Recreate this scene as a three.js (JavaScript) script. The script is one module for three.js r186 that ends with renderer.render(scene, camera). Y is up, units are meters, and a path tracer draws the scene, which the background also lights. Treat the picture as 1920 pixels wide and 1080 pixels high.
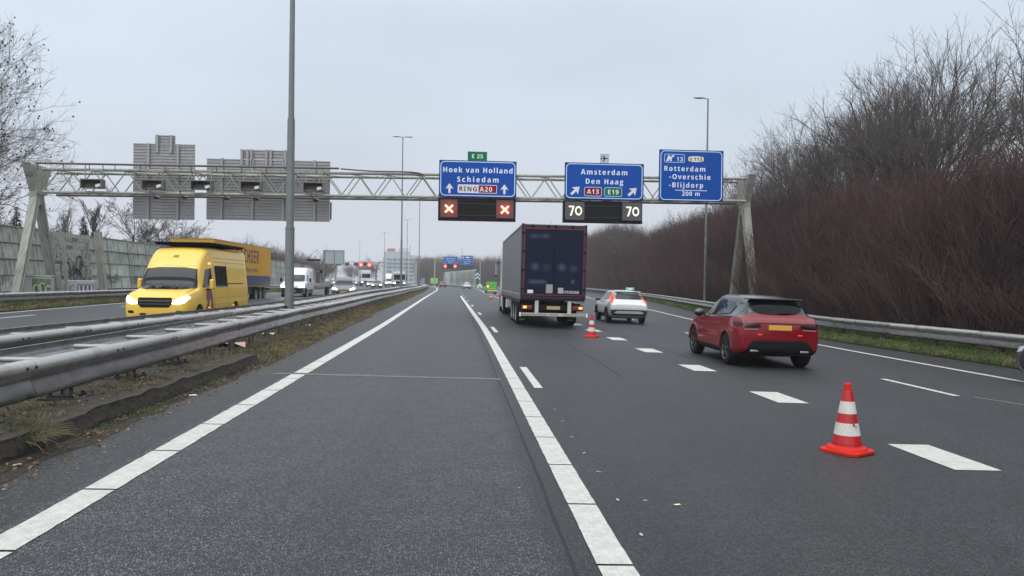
import * as THREE from 'three';
import { mergeGeometries, mergeVertices, toCreasedNormals } from 'three/addons/utils/BufferGeometryUtils.js';
import { RoundedBoxGeometry } from 'three/addons/geometries/RoundedBoxGeometry.js';
import { Brush, Evaluator, SUBTRACTION } from 'three-bvh-csg';
import { MeshBVH } from 'three-mesh-bvh';

// ---------- camera, sky, sun, exposure ----------
const scene = new THREE.Scene();
const camera = new THREE.PerspectiveCamera(42.18, 16 / 9, 0.1, 4000);
camera.position.set(0, 1.7, 0);
camera.rotation.order = 'YXZ';
camera.rotation.set(-0.00786, -0.06846, 0.0136);
scene.add(camera);
const renderer = new THREE.WebGLRenderer({ antialias: true });
renderer.toneMapping = THREE.LinearToneMapping;
renderer.toneMappingExposure = 1.08;
renderer.shadowMap.enabled = true;

let seed0 = 1;
function rng(seed) { let s = seed >>> 0; return () => { s = (s + 0x6d2b79f5) | 0; let t = Math.imul(s ^ (s >>> 15), 1 | s); t = (t + Math.imul(t ^ (t >>> 7), 61 | t)) ^ t; return ((t ^ (t >>> 14)) >>> 0) / 4294967296; }; }
function hash2(x, y, s) { let h = Math.imul(x | 0, 374761393) ^ Math.imul(y | 0, 668265263) ^ Math.imul(s | 0, 2246822519); h = Math.imul(h ^ (h >>> 13), 1274126177); return ((h ^ (h >>> 16)) >>> 0) / 4294967296; }
const mod = (a, n) => ((a % n) + n) % n, lerp = (a, b, t) => a + (b - a) * t, clamp = (x, a, b) => Math.min(b, Math.max(a, x));
const smooth = (a, b, x) => { const t = clamp((x - a) / (b - a), 0, 1); return t * t * (3 - 2 * t); };
function vnoise(x, y, per, s) {                      // periodic value noise
  const xi = Math.floor(x), yi = Math.floor(y), fx = x - xi, fy = y - yi, u = fx * fx * (3 - 2 * fx), v = fy * fy * (3 - 2 * fy);
  const h = (i, j) => hash2(mod(i, per), mod(j, per), s);
  return lerp(lerp(h(xi, yi), h(xi + 1, yi), u), lerp(h(xi, yi + 1), h(xi + 1, yi + 1), u), v);
}
function fbm(x, y, per, s, oct = 4) { let a = 0.5, t = 0, n = 0; for (let i = 0; i < oct; i++) { t += a * vnoise(x, y, per, s + i); n += a; x *= 2; y *= 2; per *= 2; a *= 0.5; } return t / n; }

{ // overcast sky, brighter towards the zenith as an overcast sky is
  const W = 512, H = 256, d = new Float32Array(W * H * 4);
  const key = [[-90, .10, .105, .11], [-1, .16, .165, .17], [0, .64, .66, .705], [4, .62, .655, .72], [12, .60, .675, .77], [22, .63, .715, .82], [45, 1.18, 1.26, 1.36], [90, 2.0, 2.08, 2.18]];
  for (let j = 0; j < H; j++) {
    const e = ((j + 0.5) / H - 0.5) * 180; let k = 0; while (k < key.length - 2 && key[k + 1][0] < e) k++;
    const t = clamp((e - key[k][0]) / (key[k + 1][0] - key[k][0]), 0, 1);
    for (let i = 0; i < W; i++) {
      const n = e > 0 ? 1 + 0.26 * (fbm(i / W * 18, j / H * 30, 18, 7, 5) - 0.5) * smooth(0, 10, e) : 1;
      for (let c = 0; c < 3; c++) d[(j * W + i) * 4 + c] = lerp(key[k][c + 1], key[k + 1][c + 1], t) * n;
      d[(j * W + i) * 4 + 3] = 1;
    }
  }
  const sky = new THREE.DataTexture(d, W, H, THREE.RGBAFormat, THREE.FloatType);
  sky.mapping = THREE.EquirectangularReflectionMapping; sky.magFilter = THREE.LinearFilter; sky.needsUpdate = true;
  scene.background = sky; scene.environment = sky;
}
const sun = new THREE.DirectionalLight(new THREE.Color(1, 0.97, 0.93), 1.7);
sun.position.set(-40, 120, 50); sun.target.position.set(0, 0, -40); sun.castShadow = true; sun.shadow.radius = 120;
sun.shadow.mapSize.set(4096, 4096); Object.assign(sun.shadow.camera, { left: -120, right: 120, top: 200, bottom: -200, near: 1, far: 500 });
scene.add(sun, sun.target);
scene.fog = new THREE.FogExp2(new THREE.Color(.78, .80, .85), 0.00055);

// ---------- naming, tagging, building helpers ----------
const used = new Map();
function numbered(n) { const k = used.get(n) || 0; used.set(n, k + 1); return k ? n + '_' + String(k).padStart(3, '0') : n; }
function shade(o) { o.traverse((m) => { if (m.isMesh) { m.castShadow = true; m.receiveShadow = true; } }); return o; }
function thing(name, label, category, pos = [0, 0, 0], turn = 0, group) {
  const o = new THREE.Group(); o.name = numbered(name); o.position.set(...pos); o.rotation.y = turn; o.userData = { label, category }; if (group) o.userData.group = group; scene.add(o); return o;
}
function tag(o, label, category, group) { o.userData.label = label; o.userData.category = category; if (group) o.userData.group = group; return o; }
function mesh(name, geo, mat, parent) { const m = new THREE.Mesh(geo, mat); m.name = parent && parent !== scene ? name : numbered(name); m.castShadow = m.receiveShadow = true; (parent || scene).add(m); return m; }
function struct(name, geo, mat) { const m = mesh(name, geo, mat, scene); m.userData.kind = 'structure'; return m; }
function stuff(m) { m.userData.kind = 'stuff'; return m; }
function copy(o, pos, turn, label, group) { const c = o.clone(); c.userData = { ...o.userData }; c.name = numbered(o.name.replace(/_\d{3}$/, '')); if (pos) c.position.set(...pos); if (turn !== undefined) c.rotation.y = turn; if (label) c.userData.label = label; if (group) c.userData.group = group; scene.add(c); return c; }
const V = (x, y, z) => new THREE.Vector3(x, y, z);
function strip(g) { for (const k of Object.keys(g.attributes)) if (!['position', 'normal', 'uv', 'color'].includes(k)) g.deleteAttribute(k); return g; }
function join(list) { return mergeGeometries(list.map((g) => { g = strip(g.index ? g.toNonIndexed() : g); g.deleteAttribute('color'); return g; })); }
function box(w, h, d, x = 0, y = 0, z = 0, ry = 0, rz = 0, rx = 0) { const g = new THREE.BoxGeometry(w, h, d); if (rx) g.rotateX(rx); if (rz) g.rotateZ(rz); if (ry) g.rotateY(ry); return g.translate(x, y, z); }
function rbox(w, h, d, r, x = 0, y = 0, z = 0, s = 2) { return new RoundedBoxGeometry(w, h, d, s, r).translate(x, y, z); }
function cyl(r0, r1, h, x = 0, y = 0, z = 0, n = 12, axis = 'y') { const g = new THREE.CylinderGeometry(r1, r0, h, n); if (axis === 'x') g.rotateZ(Math.PI / 2); if (axis === 'z') g.rotateX(Math.PI / 2); return g.translate(x, y, z); }
function bar(a, b, r, n = 6, r1 = r) {               // round bar between two points
  const A = V(...a), B = V(...b), d = B.clone().sub(A), L = d.length(), g = new THREE.CylinderGeometry(r1, r, L, n, 1);
  g.applyQuaternion(new THREE.Quaternion().setFromUnitVectors(V(0, 1, 0), d.normalize())); return g.translate((A.x + B.x) / 2, (A.y + B.y) / 2, (A.z + B.z) / 2);
}
function extr(pts, depth, bevel = 0, holes) { const s = new THREE.Shape(pts.map((p) => new THREE.Vector2(...p))); const g = new THREE.ExtrudeGeometry(s, { depth, bevelEnabled: bevel > 0, bevelSize: bevel, bevelThickness: bevel, bevelSegments: 1, curveSegments: 8 }); return g; }
function std(c, roughness = 0.7, metalness = 0, o = {}) { const m = new THREE.MeshStandardMaterial({ roughness, metalness, ...o }); if (Array.isArray(c)) m.color.setRGB(...c); else m.color.set(c); return m; }
function paint(c, rough = 0.35, o = {}) { const m = new THREE.MeshPhysicalMaterial({ roughness: rough, metalness: 0, clearcoat: 0.9, clearcoatRoughness: 0.08, ...o }); m.color.setRGB(...c); return m; }
function dull(c, roughness, k = 0.25) { const m = new THREE.MeshPhysicalMaterial({ roughness, specularIntensity: k }); m.color.setRGB(...c); return m; }
function glow(c, k = 1) { const m = new THREE.MeshStandardMaterial({ color: 0x222222, roughness: 0.4 }); m.emissive.setRGB(...c); m.emissiveIntensity = k; return m; }
function tex(W, H, f, srgb = true) {                 // f(x, y) gives [r, g, b] in 0..1 (display values when srgb)
  const d = new Uint8Array(W * H * 4);
  for (let y = 0; y < H; y++) for (let x = 0; x < W; x++) { const c = f(x, y), i = (y * W + x) * 4; for (let k = 0; k < 3; k++) d[i + k] = clamp(c[k] ?? c[0], 0, 1) * 255; d[i + 3] = 255; }
  const t = new THREE.DataTexture(d, W, H); t.wrapS = t.wrapT = THREE.RepeatWrapping; t.magFilter = THREE.LinearFilter; t.minFilter = THREE.LinearMipmapLinearFilter; if (srgb) t.colorSpace = THREE.SRGBColorSpace; t.needsUpdate = true; return t;
}
function rep(t, x, y) { const c = t.clone(); c.repeat.set(x, y); c.needsUpdate = true; return c; }
function planarUV(g, fx, fy) { const p = g.attributes.position, u = new Float32Array(p.count * 2); for (let i = 0; i < p.count; i++) { const v = V().fromBufferAttribute(p, i); u[2 * i] = fx(v); u[2 * i + 1] = fy(v); } g.setAttribute('uv', new THREE.BufferAttribute(u, 2)); return g; }
// height-field sheet over a list of d (metres ahead) and functions giving x at column j, height
function sheet(ds, n, fx, fy, uvScale = 1, colorFn) {
  const P = [], U = [], I = [], C = [];
  ds.forEach((d, i) => { for (let j = 0; j <= n; j++) { const x = fx(d, j / n, j), y = fy(x, d, j / n); P.push(x, y, -d); U.push(x * uvScale, d * uvScale); if (colorFn) C.push(...colorFn(x, d)); if (i && j) { const a = (i - 1) * (n + 1) + j - 1, b = a + 1, c = i * (n + 1) + j - 1, e = c + 1; I.push(a, b, e, a, e, c); } } });
  const g = new THREE.BufferGeometry(); g.setAttribute('position', new THREE.Float32BufferAttribute(P, 3)); g.setAttribute('uv', new THREE.Float32BufferAttribute(U, 2)); if (colorFn) g.setAttribute('color', new THREE.Float32BufferAttribute(C, 3)); g.setIndex(I); g.computeVertexNormals(); return g;
}
function range(a, b, s) { const r = []; for (let x = a; x < b; x += s) r.push(x); r.push(b); return r; }
function table(T) { return (d) => { if (d <= T[0][0]) return T[0][1]; for (let i = 1; i < T.length; i++) if (d <= T[i][0]) { const [x0, y0] = T[i - 1], [x1, y1] = T[i], m = (k) => (k <= 0 || k >= T.length - 1 ? (k <= 0 ? (T[1][1] - T[0][1]) / (T[1][0] - T[0][0]) : (T[k][1] - T[k - 1][1]) / (T[k][0] - T[k - 1][0])) : (T[k + 1][1] - T[k - 1][1]) / (T[k + 1][0] - T[k - 1][0])), h = x1 - x0, t = (d - x0) / h, t2 = t * t, t3 = t2 * t; return (2 * t3 - 3 * t2 + 1) * y0 + (t3 - 2 * t2 + t) * h * m(i - 1) + (-2 * t3 + 3 * t2) * y1 + (t3 - t2) * h * m(i); } return T[T.length - 1][1]; }; }

// ---------- the course of the road: sideways shift at distance d ----------
const cR = table([[-10, 0], [0, 0], [25, -.07], [41, -.28], [81, -.85], [120, -1.3], [142, -1.75], [172, -2.8], [207, -4.5], [260, -8.5], [320, -14.5], [400, -24], [500, -38], [640, -62]]);
const cL = table([[-10, 0], [0, 0], [25, -.07], [41, -.28], [81, -.85], [120, -1.4], [145, -2.2], [170, -4.2], [203, -8.7], [259, -20], [321, -36], [400, -60], [500, -95], [640, -150]]);
const edgeR = table([[-10, 12.0], [0, 12.0], [24, 12.0], [42, 13.2], [57, 14.6], [96, 17.0], [112, 18.6], [187, 25], [260, 27], [350, 22], [450, 9], [560, -6], [640, -16]]);
const railR = table([[-10, 14.7], [0, 14.7], [18, 14.6], [29, 14.4], [40, 15.9], [53, 17.8], [91, 23.2], [140, 27.6], [187, 31], [260, 32], [350, 27], [450, 14], [560, -1], [640, -11]]);
function gy(x, d) {
  const xm = x - cR(d), up = 0.26 * smooth(8, 55, d);
  if (xm > -3) return -0.022 * Math.min(xm, 13.5);
  const xl = x - cL(d);
  if (xl > -8.6) return lerp(0.066, up, smooth(-3, -8.6, xm));
  return up + 0.006 * (xl + 8.6);
}
// ---------- surfaces ----------
const asphaltCells = (() => {                        // porous asphalt: stones a centimetre across with dark gaps
  const N = 1024, G = 118, pt = [], col = new Float32Array(N * N), bump = new Float32Array(N * N);
  for (let j = 0; j < G; j++) for (let i = 0; i < G; i++) pt.push([i + hash2(i, j, 1), j + hash2(i, j, 2), hash2(i, j, 3)]);
  for (let y = 0; y < N; y++) for (let x = 0; x < N; x++) {
    const u = x / N * G, v = y / N * G, ci = Math.floor(u), cj = Math.floor(v); let a = 9, b = 9, t = 0;
    for (let j = cj - 1; j <= cj + 1; j++) for (let i = ci - 1; i <= ci + 1; i++) { const p = pt[mod(j, G) * G + mod(i, G)], dx = p[0] + i - mod(i, G) - u, dy = p[1] + j - mod(j, G) - v, q = dx * dx + dy * dy; if (q < a) { b = a; a = q; t = p[2]; } else if (q < b) b = q; }
    const edge = smooth(0.02, 0.34, Math.sqrt(b) - Math.sqrt(a)), gap = t < 0.2 ? 0.2 : 1, k = y * N + x;
    bump[k] = edge * gap; col[k] = (0.25 + 0.75 * edge) * (t < 0.22 ? 0.34 : 0.48 + 0.78 * t);
  }
  return { N, col, bump };
})();
const T = {};
T.asphalt = tex(1024, 1024, (x, y) => { const n = 0.85 + 0.3 * fbm(x / 128, y / 128, 8, 11, 4), v = 0.285 * Math.pow(asphaltCells.col[y * 1024 + x] * n, 0.95); return [v * 0.965, v, v * 1.035]; });
T.asphaltBump = tex(1024, 1024, (x, y) => [asphaltCells.bump[y * 1024 + x]], false);
T.paintBump = tex(256, 256, (x, y) => [0.5 + 0.5 * fbm(x / 8, y / 8, 32, 5, 3)], false);
T.line = tex(512, 512, (x, y) => { const n = fbm(x / 32, y / 32, 16, 21, 5), s = fbm(x / 6, y / 64, 8, 25, 3), k = asphaltCells.col[(y * 2) * 1024 + x * 2]; let v = 0.93 - 0.14 * n - 0.08 * s - 0.05 * (1 - Math.min(1, k)); if (hash2(x >> 2, y >> 2, 8) > 0.996) v -= 0.18; return [v, v * 0.992, v * 0.955]; });
T.metal = tex(512, 512, (x, y) => { const n = fbm(x / 64, y / 32, 8, 31, 5), s = fbm(x / 4, y / 128, 128, 35, 3); let v = 0.86 + 0.14 * (n - 0.5) + 0.10 * (s - 0.5); return [v, v * 0.995, v * 0.985]; });
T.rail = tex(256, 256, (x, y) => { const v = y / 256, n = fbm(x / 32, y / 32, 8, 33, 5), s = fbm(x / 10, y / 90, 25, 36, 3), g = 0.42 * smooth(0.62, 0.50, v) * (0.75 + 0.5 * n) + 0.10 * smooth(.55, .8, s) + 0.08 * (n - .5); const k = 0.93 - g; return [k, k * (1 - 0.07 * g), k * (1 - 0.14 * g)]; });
T.metalRough = tex(256, 256, (x, y) => [0.3 + 0.5 * fbm(x / 16, y / 16, 16, 37, 4)], false);
T.dirt = tex(512, 512, (x, y) => { const n = fbm(x / 16, y / 16, 32, 41, 5), m = fbm(x / 64, y / 64, 8, 45, 4), h = hash2(x >> 1, y >> 1, 3); let r = 0.23 + 0.22 * (n - 0.4), g = 0.205 + 0.20 * (n - 0.4) + 0.10 * (m - 0.5), b = 0.165 + 0.15 * (n - 0.4); if (h > 0.985) { r += 0.22; g += 0.14; b += 0.06; } if (h < 0.02) { r *= 0.5; g *= 0.5; b *= 0.5; } return [r, g, b]; });
T.dirtBump = tex(256, 256, (x, y) => [fbm(x / 8, y / 8, 32, 47, 4)], false);
T.concrete = tex(512, 512, (x, y) => { const n = fbm(x / 40, y / 40, 12.8 | 0, 51, 5), g = hash2(x, y, 5), s = fbm(x / 10, y / 128, 51, 55, 4); let v = 0.84 + 0.16 * (n - 0.5) + 0.05 * (g - 0.5) - 0.2 * smooth(0.55, 0.8, s); return [v, v * 0.99, v * 0.95]; });
T.streak = tex(1024, 512, (x, y) => {                // stained noise-wall concrete: algae, run marks
  const top = y / 512, a = fbm(x / 22, y / 190, 46, 61, 4), b = fbm(x / 7, y / 256, 146, 63, 3), m = fbm(x / 90, y / 60, 11, 65, 4), k = smooth(0.45, 0.75, a) * (0.35 + 0.65 * top);
  let r = 0.80, g = 0.815, bl = 0.80; const dk = 0.30 * k + 0.16 * smooth(0.55, 0.8, b) * top + 0.16 * (m - 0.4);
  r -= dk * 1.0; g -= dk * 0.94; bl -= dk * 1.04; const al = smooth(0.5, 0.75, fbm(x / 60, y / 150, 17, 69, 4)) * 0.03; r -= al * 0.6; bl -= al * 1.3; const w = smooth(0.68, 0.85, fbm(x / 5, y / 200, 204, 71, 3)) * 0.14; return [r + w, g + w, bl + w];
});
T.bark = tex(256, 256, (x, y) => { const n = fbm(x / 8, y / 32, 32, 81, 4); const v = 0.20 + 0.16 * n; return [v, v * 0.93, v * 0.84]; });
const M = {};
M.asphalt = std([1, 1, 1], 0.50, 0, { map: rep(T.asphalt, 1, 1), bumpMap: rep(T.asphaltBump, 1, 1), bumpScale: 0.006, vertexColors: true });
M.line = std([.95, .95, .95], 0.5, 0, { map: T.line, bumpMap: T.asphaltBump, bumpScale: 0.0025 });
M.galv = std([.50, .50, .495], 0.5, 0.3, { map: T.metal, roughnessMap: T.metalRough });
M.galvDark = std([.15, .145, .135], 0.65, 0.2, { map: T.metal });
M.pole = std([.24, .265, .27], 0.55, 0.2, { map: rep(T.metal, 1, 3) });
M.dirt = std([.54, .52, .48], 0.95, 0, { map: T.dirt, bumpMap: T.dirtBump, bumpScale: 0.03 });
M.concrete = std([.46, .46, .43], 0.9, 0, { map: T.concrete, bumpMap: T.dirtBump, bumpScale: 0.006 });
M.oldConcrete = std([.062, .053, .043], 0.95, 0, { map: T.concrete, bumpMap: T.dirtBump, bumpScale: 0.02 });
M.wall = [0.95, 0.8, 1.1, 0.9].map((k, i) => std([.70 * k, .70 * k, .67 * k], 0.9, 0, { map: T.streak, bumpMap: T.dirtBump, bumpScale: 0.01 }));
M.gantry = std([.45, .46, .445], 0.6, 0.1, { map: rep(T.concrete, 1, 1) });
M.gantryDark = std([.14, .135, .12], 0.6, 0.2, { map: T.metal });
M.signBlue = std([.012, .085, .36], 0.45);
M.black = dull([.010, .010, .011], 0.6);
M.blackGloss = paint([.012, .012, .014], 0.3);
M.rubber = dull([.014, .014, .015], 0.85, 0.3);
M.glass = (() => { const m = new THREE.MeshPhysicalMaterial({ roughness: 0.05, metalness: 0, specularIntensity: 0.75 }); m.color.setRGB(.008, .010, .011); return m; })();
M.alu = std([.44, .44, .455], 0.5, 0.15, { map: T.metal });
M.dark = dull([.026, .026, .028], 0.7, 0.4);
M.white = std([.75, .75, .74], 0.5);
M.twigNear = std([.10, .085, .076], .95); M.bark = std([.32, .29, .25], 0.95, 0, { map: T.bark });
M.twig = std([.085, .072, .062], 0.95);
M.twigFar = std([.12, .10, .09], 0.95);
M.lampRed = glow([1, .04, .02], 1.1); M.lampRedOff = paint([.22, .01, .012], 0.25); M.lampWhite = glow([1, .96, .84], 9); M.lampAmber = glow([1, .42, .06], 2.2);
M.plateYellow = std([.62, .36, .06], 0.5); M.chrome = std([.6, .6, .6], 0.2, 0.9);

// ---------- ground, roads ----------
const tint = (x, d) => {
  const xm = x - cR(d); let k = 1, br = 0; const n = fbm(x * 0.35 + 50, d * 0.05 + 50, 4096, 91, 4) - 0.5;
  k += 0.48 * n;
  if (xm > -8) {
    if (xm < -2.9) { k *= 0.80; br = 0.22 * smooth(-2.95, -3.6, xm); }
    else if (xm < 0.55) { k *= 1.20 - 0.20 * Math.exp(-Math.pow((xm + 0.95) / 0.55, 2)); if (d > 13.1) k *= 0.94; }
    else if (xm < 0.82) k *= 0.62;
    else if (xm < 5.2) { k *= (d < 20 ? 0.60 : d < 24 ? 0.92 : 0.74); k *= 1 + 0.18 * (Math.exp(-Math.pow((xm - 2.2) / 0.4, 2)) + Math.exp(-Math.pow((xm - 4.0) / 0.4, 2))) + 0.22 * smooth(0.42, 0.62, fbm(x * 0.9, d * 0.22, 4096, 95, 3)); }
    else if (xm < 5.75) k *= 0.70;
    else if (xm < 8.7) k *= 0.70 + 0.10 * Math.exp(-Math.pow((xm - 6.3) / 0.4, 2)) + 0.10 * Math.exp(-Math.pow((xm - 8.0) / 0.4, 2));
    else { k *= 0.88; br = 0.05 * smooth(edgeR(d), edgeR(d) + 1, x); }
  } else { k *= 1.12; }
  return [k * (1 + br * 1.6), k * (1 + br), k];
};
const dsNear = [...range(-6, 16, 0.2), ...range(16.25, 40, 0.5), ...range(41, 130, 2), ...range(134, 640, 6)];
const xcols = [...range(-45, -8, 1.2), ...range(-7.5, -4.3, 0.5), ...range(-4.2, 13, 0.11), ...range(13.3, 40, 0.8)];
struct('road', sheet(dsNear, xcols.length - 1, (d, t, j) => { const x = xcols[j]; return x + (x < -6 ? cL(d) : cR(d)); }, (x, d) => gy(x, d), 1 / 2.2, tint), M.asphalt);
{ const g = new THREE.CircleGeometry(3000, 64).rotateX(-Math.PI / 2); planarUV(g, (v) => v.x / 4, (v) => v.z / 4); g.translate(0, -1.4, 0); struct('ground', g, std([.55, .6, .4], 1, 0, { map: T.dirt })); }

function markQuad(pts, lift = 0.006) {               // flat painted quad, points (x, d) in order, follows the road
  const n = Math.max(2, Math.ceil(Math.abs(pts[3][1] - pts[0][1]) / 2)), P = [], I = [], U = [];
  for (let i = 0; i <= n; i++) { const t = i / n; for (const [a, b] of [[0, 3], [1, 2]]) { const x = lerp(pts[a][0], pts[b][0], t), d = lerp(pts[a][1], pts[b][1], t), X = x; P.push(X, gy(X, d) + lift, -d); U.push(X * 1.3, d * 1.3); } if (i) { const k = i * 2; I.push(k - 2, k - 1, k + 1, k - 2, k + 1, k); } }
  const g = new THREE.BufferGeometry(); g.setAttribute('position', new THREE.Float32BufferAttribute(P, 3)); g.setAttribute('uv', new THREE.Float32BufferAttribute(U, 2)); g.setIndex(I); g.computeVertexNormals(); return g;
}
// a strip at lateral offset x0..x1 (before the road's shift c) from d0 to d1, ragged edges
function lineStrip(x0, x1, d0, d1, c, step = 1.5, lift = 0.006, jit = 0) {
  const R = rng(Math.round(d0 * 97 + x0 * 13) + 5), P = [], I = [], U = []; const n = Math.max(1, Math.ceil((d1 - d0) / step));
  for (let i = 0; i <= n; i++) { const d = lerp(d0, d1, i / n); for (const x of [x0, x1]) { const X = x + c(d) + (R() - 0.5) * jit; P.push(X, gy(X, d) + lift, -d); U.push(X * 1.3, d * 1.3); } if (i) { const k = i * 2; I.push(k - 2, k - 1, k + 1, k - 2, k + 1, k); } }
  const g = new THREE.BufferGeometry(); g.setAttribute('position', new THREE.Float32BufferAttribute(P, 3)); g.setAttribute('uv', new THREE.Float32BufferAttribute(U, 2)); g.setIndex(I); g.computeVertexNormals(); return g;
}
{ // left edge line: slabs about 1.4 m with drainage slits near, solid beyond
  const t = thing('edge_line', 'solid white edge line along the median guardrail, cut by thin drainage slits', 'road marking');
  let d = 2.0, L = 1.28; while (d < 15) { if (!(d < 13.1 && d + L > 13.2)) mesh('line_slab', lineStrip(-2.86, -2.62, d, d + L, cR, 0.12, 0.006, 0.010), M.line, t); else { mesh('line_slab', lineStrip(-2.86, -2.62, d, 13.04, cR, 0.12, 0.006, 0.01), M.line, t); mesh('line_slab', lineStrip(-2.86, -2.62, 13.24, d + L, cR, 0.12, 0.006, 0.01), M.line, t); } d += L + 0.035; }
  while (d < 40) { mesh('line_slab', lineStrip(-2.86, -2.62, d, d + 1.5, cR, 0.5, 0.006, 0.006), M.line, t); d += 1.51; }
  mesh('line_strip', lineStrip(-2.86, -2.62, d, 420, cR, 3), M.line, t);
}
{ const t = thing('solid_lane_line', 'solid white lane line between the closed lane and the truck lane', 'road marking');
  let d = 2.0, L = 1.22; const shape = (d0, d1) => lineStrip(0.86, 1.08, d0, d1, cR, 0.12, 0.006, 0.006);
  while (d < 15) { mesh('line_slab', shape(d, d + L), M.line, t); d += L + 0.03; }
  while (d < 30) { mesh('line_slab', lineStrip(0.86, 1.08, d, d + 1.5, cR, 0.5), M.line, t); d += 1.51; }
  mesh('line_strip', lineStrip(0.86, 1.08, d, 89, cR, 2), M.line, t);
}
for (let k = 0; k < 22; k++) { const d = 12.13 + 13.4 * k; tag(mesh('lane_dash', lineStrip(1.24, 1.38, d, d + 3, cR, 0.5, 0.0062), M.line), k < 3 ? ['nearest short white dash right of the solid lane line', 'second short white dash beside the solid lane line, in front of the truck', 'third white dash beside the solid lane line, left of the truck wheels'][k] : 'small far white dash of the broken lane line ahead', 'road marking', k < 3 ? 'lane dashes' : 'far lane dashes'); }
for (let k = 0; k < 26; k++) { const d = 7.08 + 4.12 * k; tag(mesh('block_mark', markQuad([[4.93 + cR(d), d], [5.42 + cR(d), d], [5.42 + cR(d), d + 1.18], [4.93 + cR(d), d + 1.18]]), M.line), k < 5 ? ['large white block mark right of the nearest traffic cone', 'second white block mark of the exit lane line, left of the red car', 'third white block mark of the exit lane line', 'fourth white block mark of the exit lane line', 'fifth white block mark, just in front of the second traffic cone'][k] : 'white block mark of the exit lane line beside the truck', 'road marking', k < 5 ? 'nearest block marks' : 'far block marks'); }
for (let k = 0; k < 9; k++) { const d = 12.5 + 13.4 * k, sh = (dd) => (edgeR(dd) - 12) * 0.5, L = k ? 3 : 2.3; tag(mesh('exit_lane_dash', lineStrip(8.67, 8.81, d, d + L, sh, 0.5), M.line), k ? 'thin white dash between the two exit lanes further ahead' : 'thin white dash between the exit lanes right of the red car', 'road marking', k ? 'far exit lane dashes' : undefined); }
tag(mesh('right_edge_line', lineStrip(-0.09, 0.09, -4, 420, edgeR, 1.5), M.line), 'thin white edge line along the right hard shoulder', 'road marking');
tag(mesh('gore_line', lineStrip(4.9, 5.1, 116, 215, (d) => cR(d) + (d - 116) * 0.035, 3), M.line), 'white edge line running to the gore where the road splits', 'road marking');
// left carriageway
for (let k = 0; k < 16; k++) { const d = 18 + 11 * k; tag(mesh('oncoming_lane_dash', lineStrip(-17.4, -17.24, d, d + 3, cL, 1), M.line), 'white dash of the far lane line on the oncoming carriageway', 'road marking', 'oncoming far lane dashes'); tag(mesh('oncoming_lane_dash', lineStrip(-12.95, -12.8, d + 4, d + 7, cL, 1), M.line), 'white dash of the near lane line on the oncoming carriageway', 'road marking', 'oncoming near lane dashes'); }
tag(mesh('oncoming_edge_line', lineStrip(-19.4, -19.22, 0, 300, cL, 3), M.line), 'white outer edge line of the oncoming carriageway by the noise wall', 'road marking');
tag(mesh('oncoming_inner_line', lineStrip(-9.15, -8.98, 0, 300, cL, 3), M.line), 'white inner edge line of the oncoming carriageway along the median', 'road marking');
{ // expansion joint across the closed lane
  const R = rng(4), P = [], I = [], U = []; const n = 90;
  for (let i = 0; i <= n; i++) { const x = lerp(-3.2, 0.72, i / n), w = 0.085 + 0.025 * R(); for (const s of [-1, 1]) { const d = 13.13 + 0.01 * x + s * w + (R() - 0.5) * 0.02; P.push(x, gy(x, d) + 0.004, -d); U.push(x, d); } if (i) { const k = i * 2; I.push(k - 2, k, k + 1, k - 2, k + 1, k - 1); } }
  const g = new THREE.BufferGeometry(); g.setAttribute('position', new THREE.Float32BufferAttribute(P, 3)); g.setAttribute('uv', new THREE.Float32BufferAttribute(U, 2)); g.setIndex(I); g.computeVertexNormals();
  tag(mesh('expansion_joint', g, std([.20, .18, .165], 0.85, 0, { map: T.concrete, bumpMap: T.dirtBump, bumpScale: 0.01 })), 'pale brown expansion joint strip across the closed lane', 'joint');
}
tag(mesh('worn_line', lineStrip(-0.05, 0.05, 11.3, 12.45, (d) => 8.95 + (12.45 - d) * 0.35, 0.2, 0.005, 0.02), std([.2, .2, .2], 0.7, 0, { map: T.line })), 'faded remnant of a white line beside the thin exit lane dash', 'road marking');
{ // sealed seams and old marker remains
  const tar = dull([.012, .012, .013], .6, .6); for (const [x, a, b, f, l] of [[.70, 2.2, 60, 0, 'thin dark seam left of the solid lane line'], [5.72, 18, 60, .004, 'thin dark seam along the exit lane left of the red car'], [3.1, 13.9, 30, .008, 'thin dark crack in the middle of the truck lane']]) tag(mesh('tar_seam', lineStrip(-.012, .012, a, b, (d) => x + cR(d) + f * (d - a) + .05 * (fbm(d * .4 + x * 9, 3, 4096, 141, 3) - .5), .35, .0035, .008), tar), l, 'seam');
  const chipG = new THREE.CircleGeometry(1, 6).rotateX(-Math.PI / 2).scale(.013, 1, .032), proto = tag(mesh('marker_chip', chipG, std([.34, .35, .36], .6)), 'nearest pale marker chip in the row right of the solid lane line', 'chip', 'marker chips in a row'); proto.position.set(1.26, gy(1.26, 5.05) + .006, -5.05); [[1.27, 5.87], [1.28, 6.75], [1.27, 7.5], [1.26, 8.28], [1.29, 9.24], [1.3, 10.09]].forEach(([x, d], i) => copy(proto, [x, gy(x, d) + .006, -d], i * 1.3, 'small pale marker chip of the row right of the solid lane line'));
}
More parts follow.
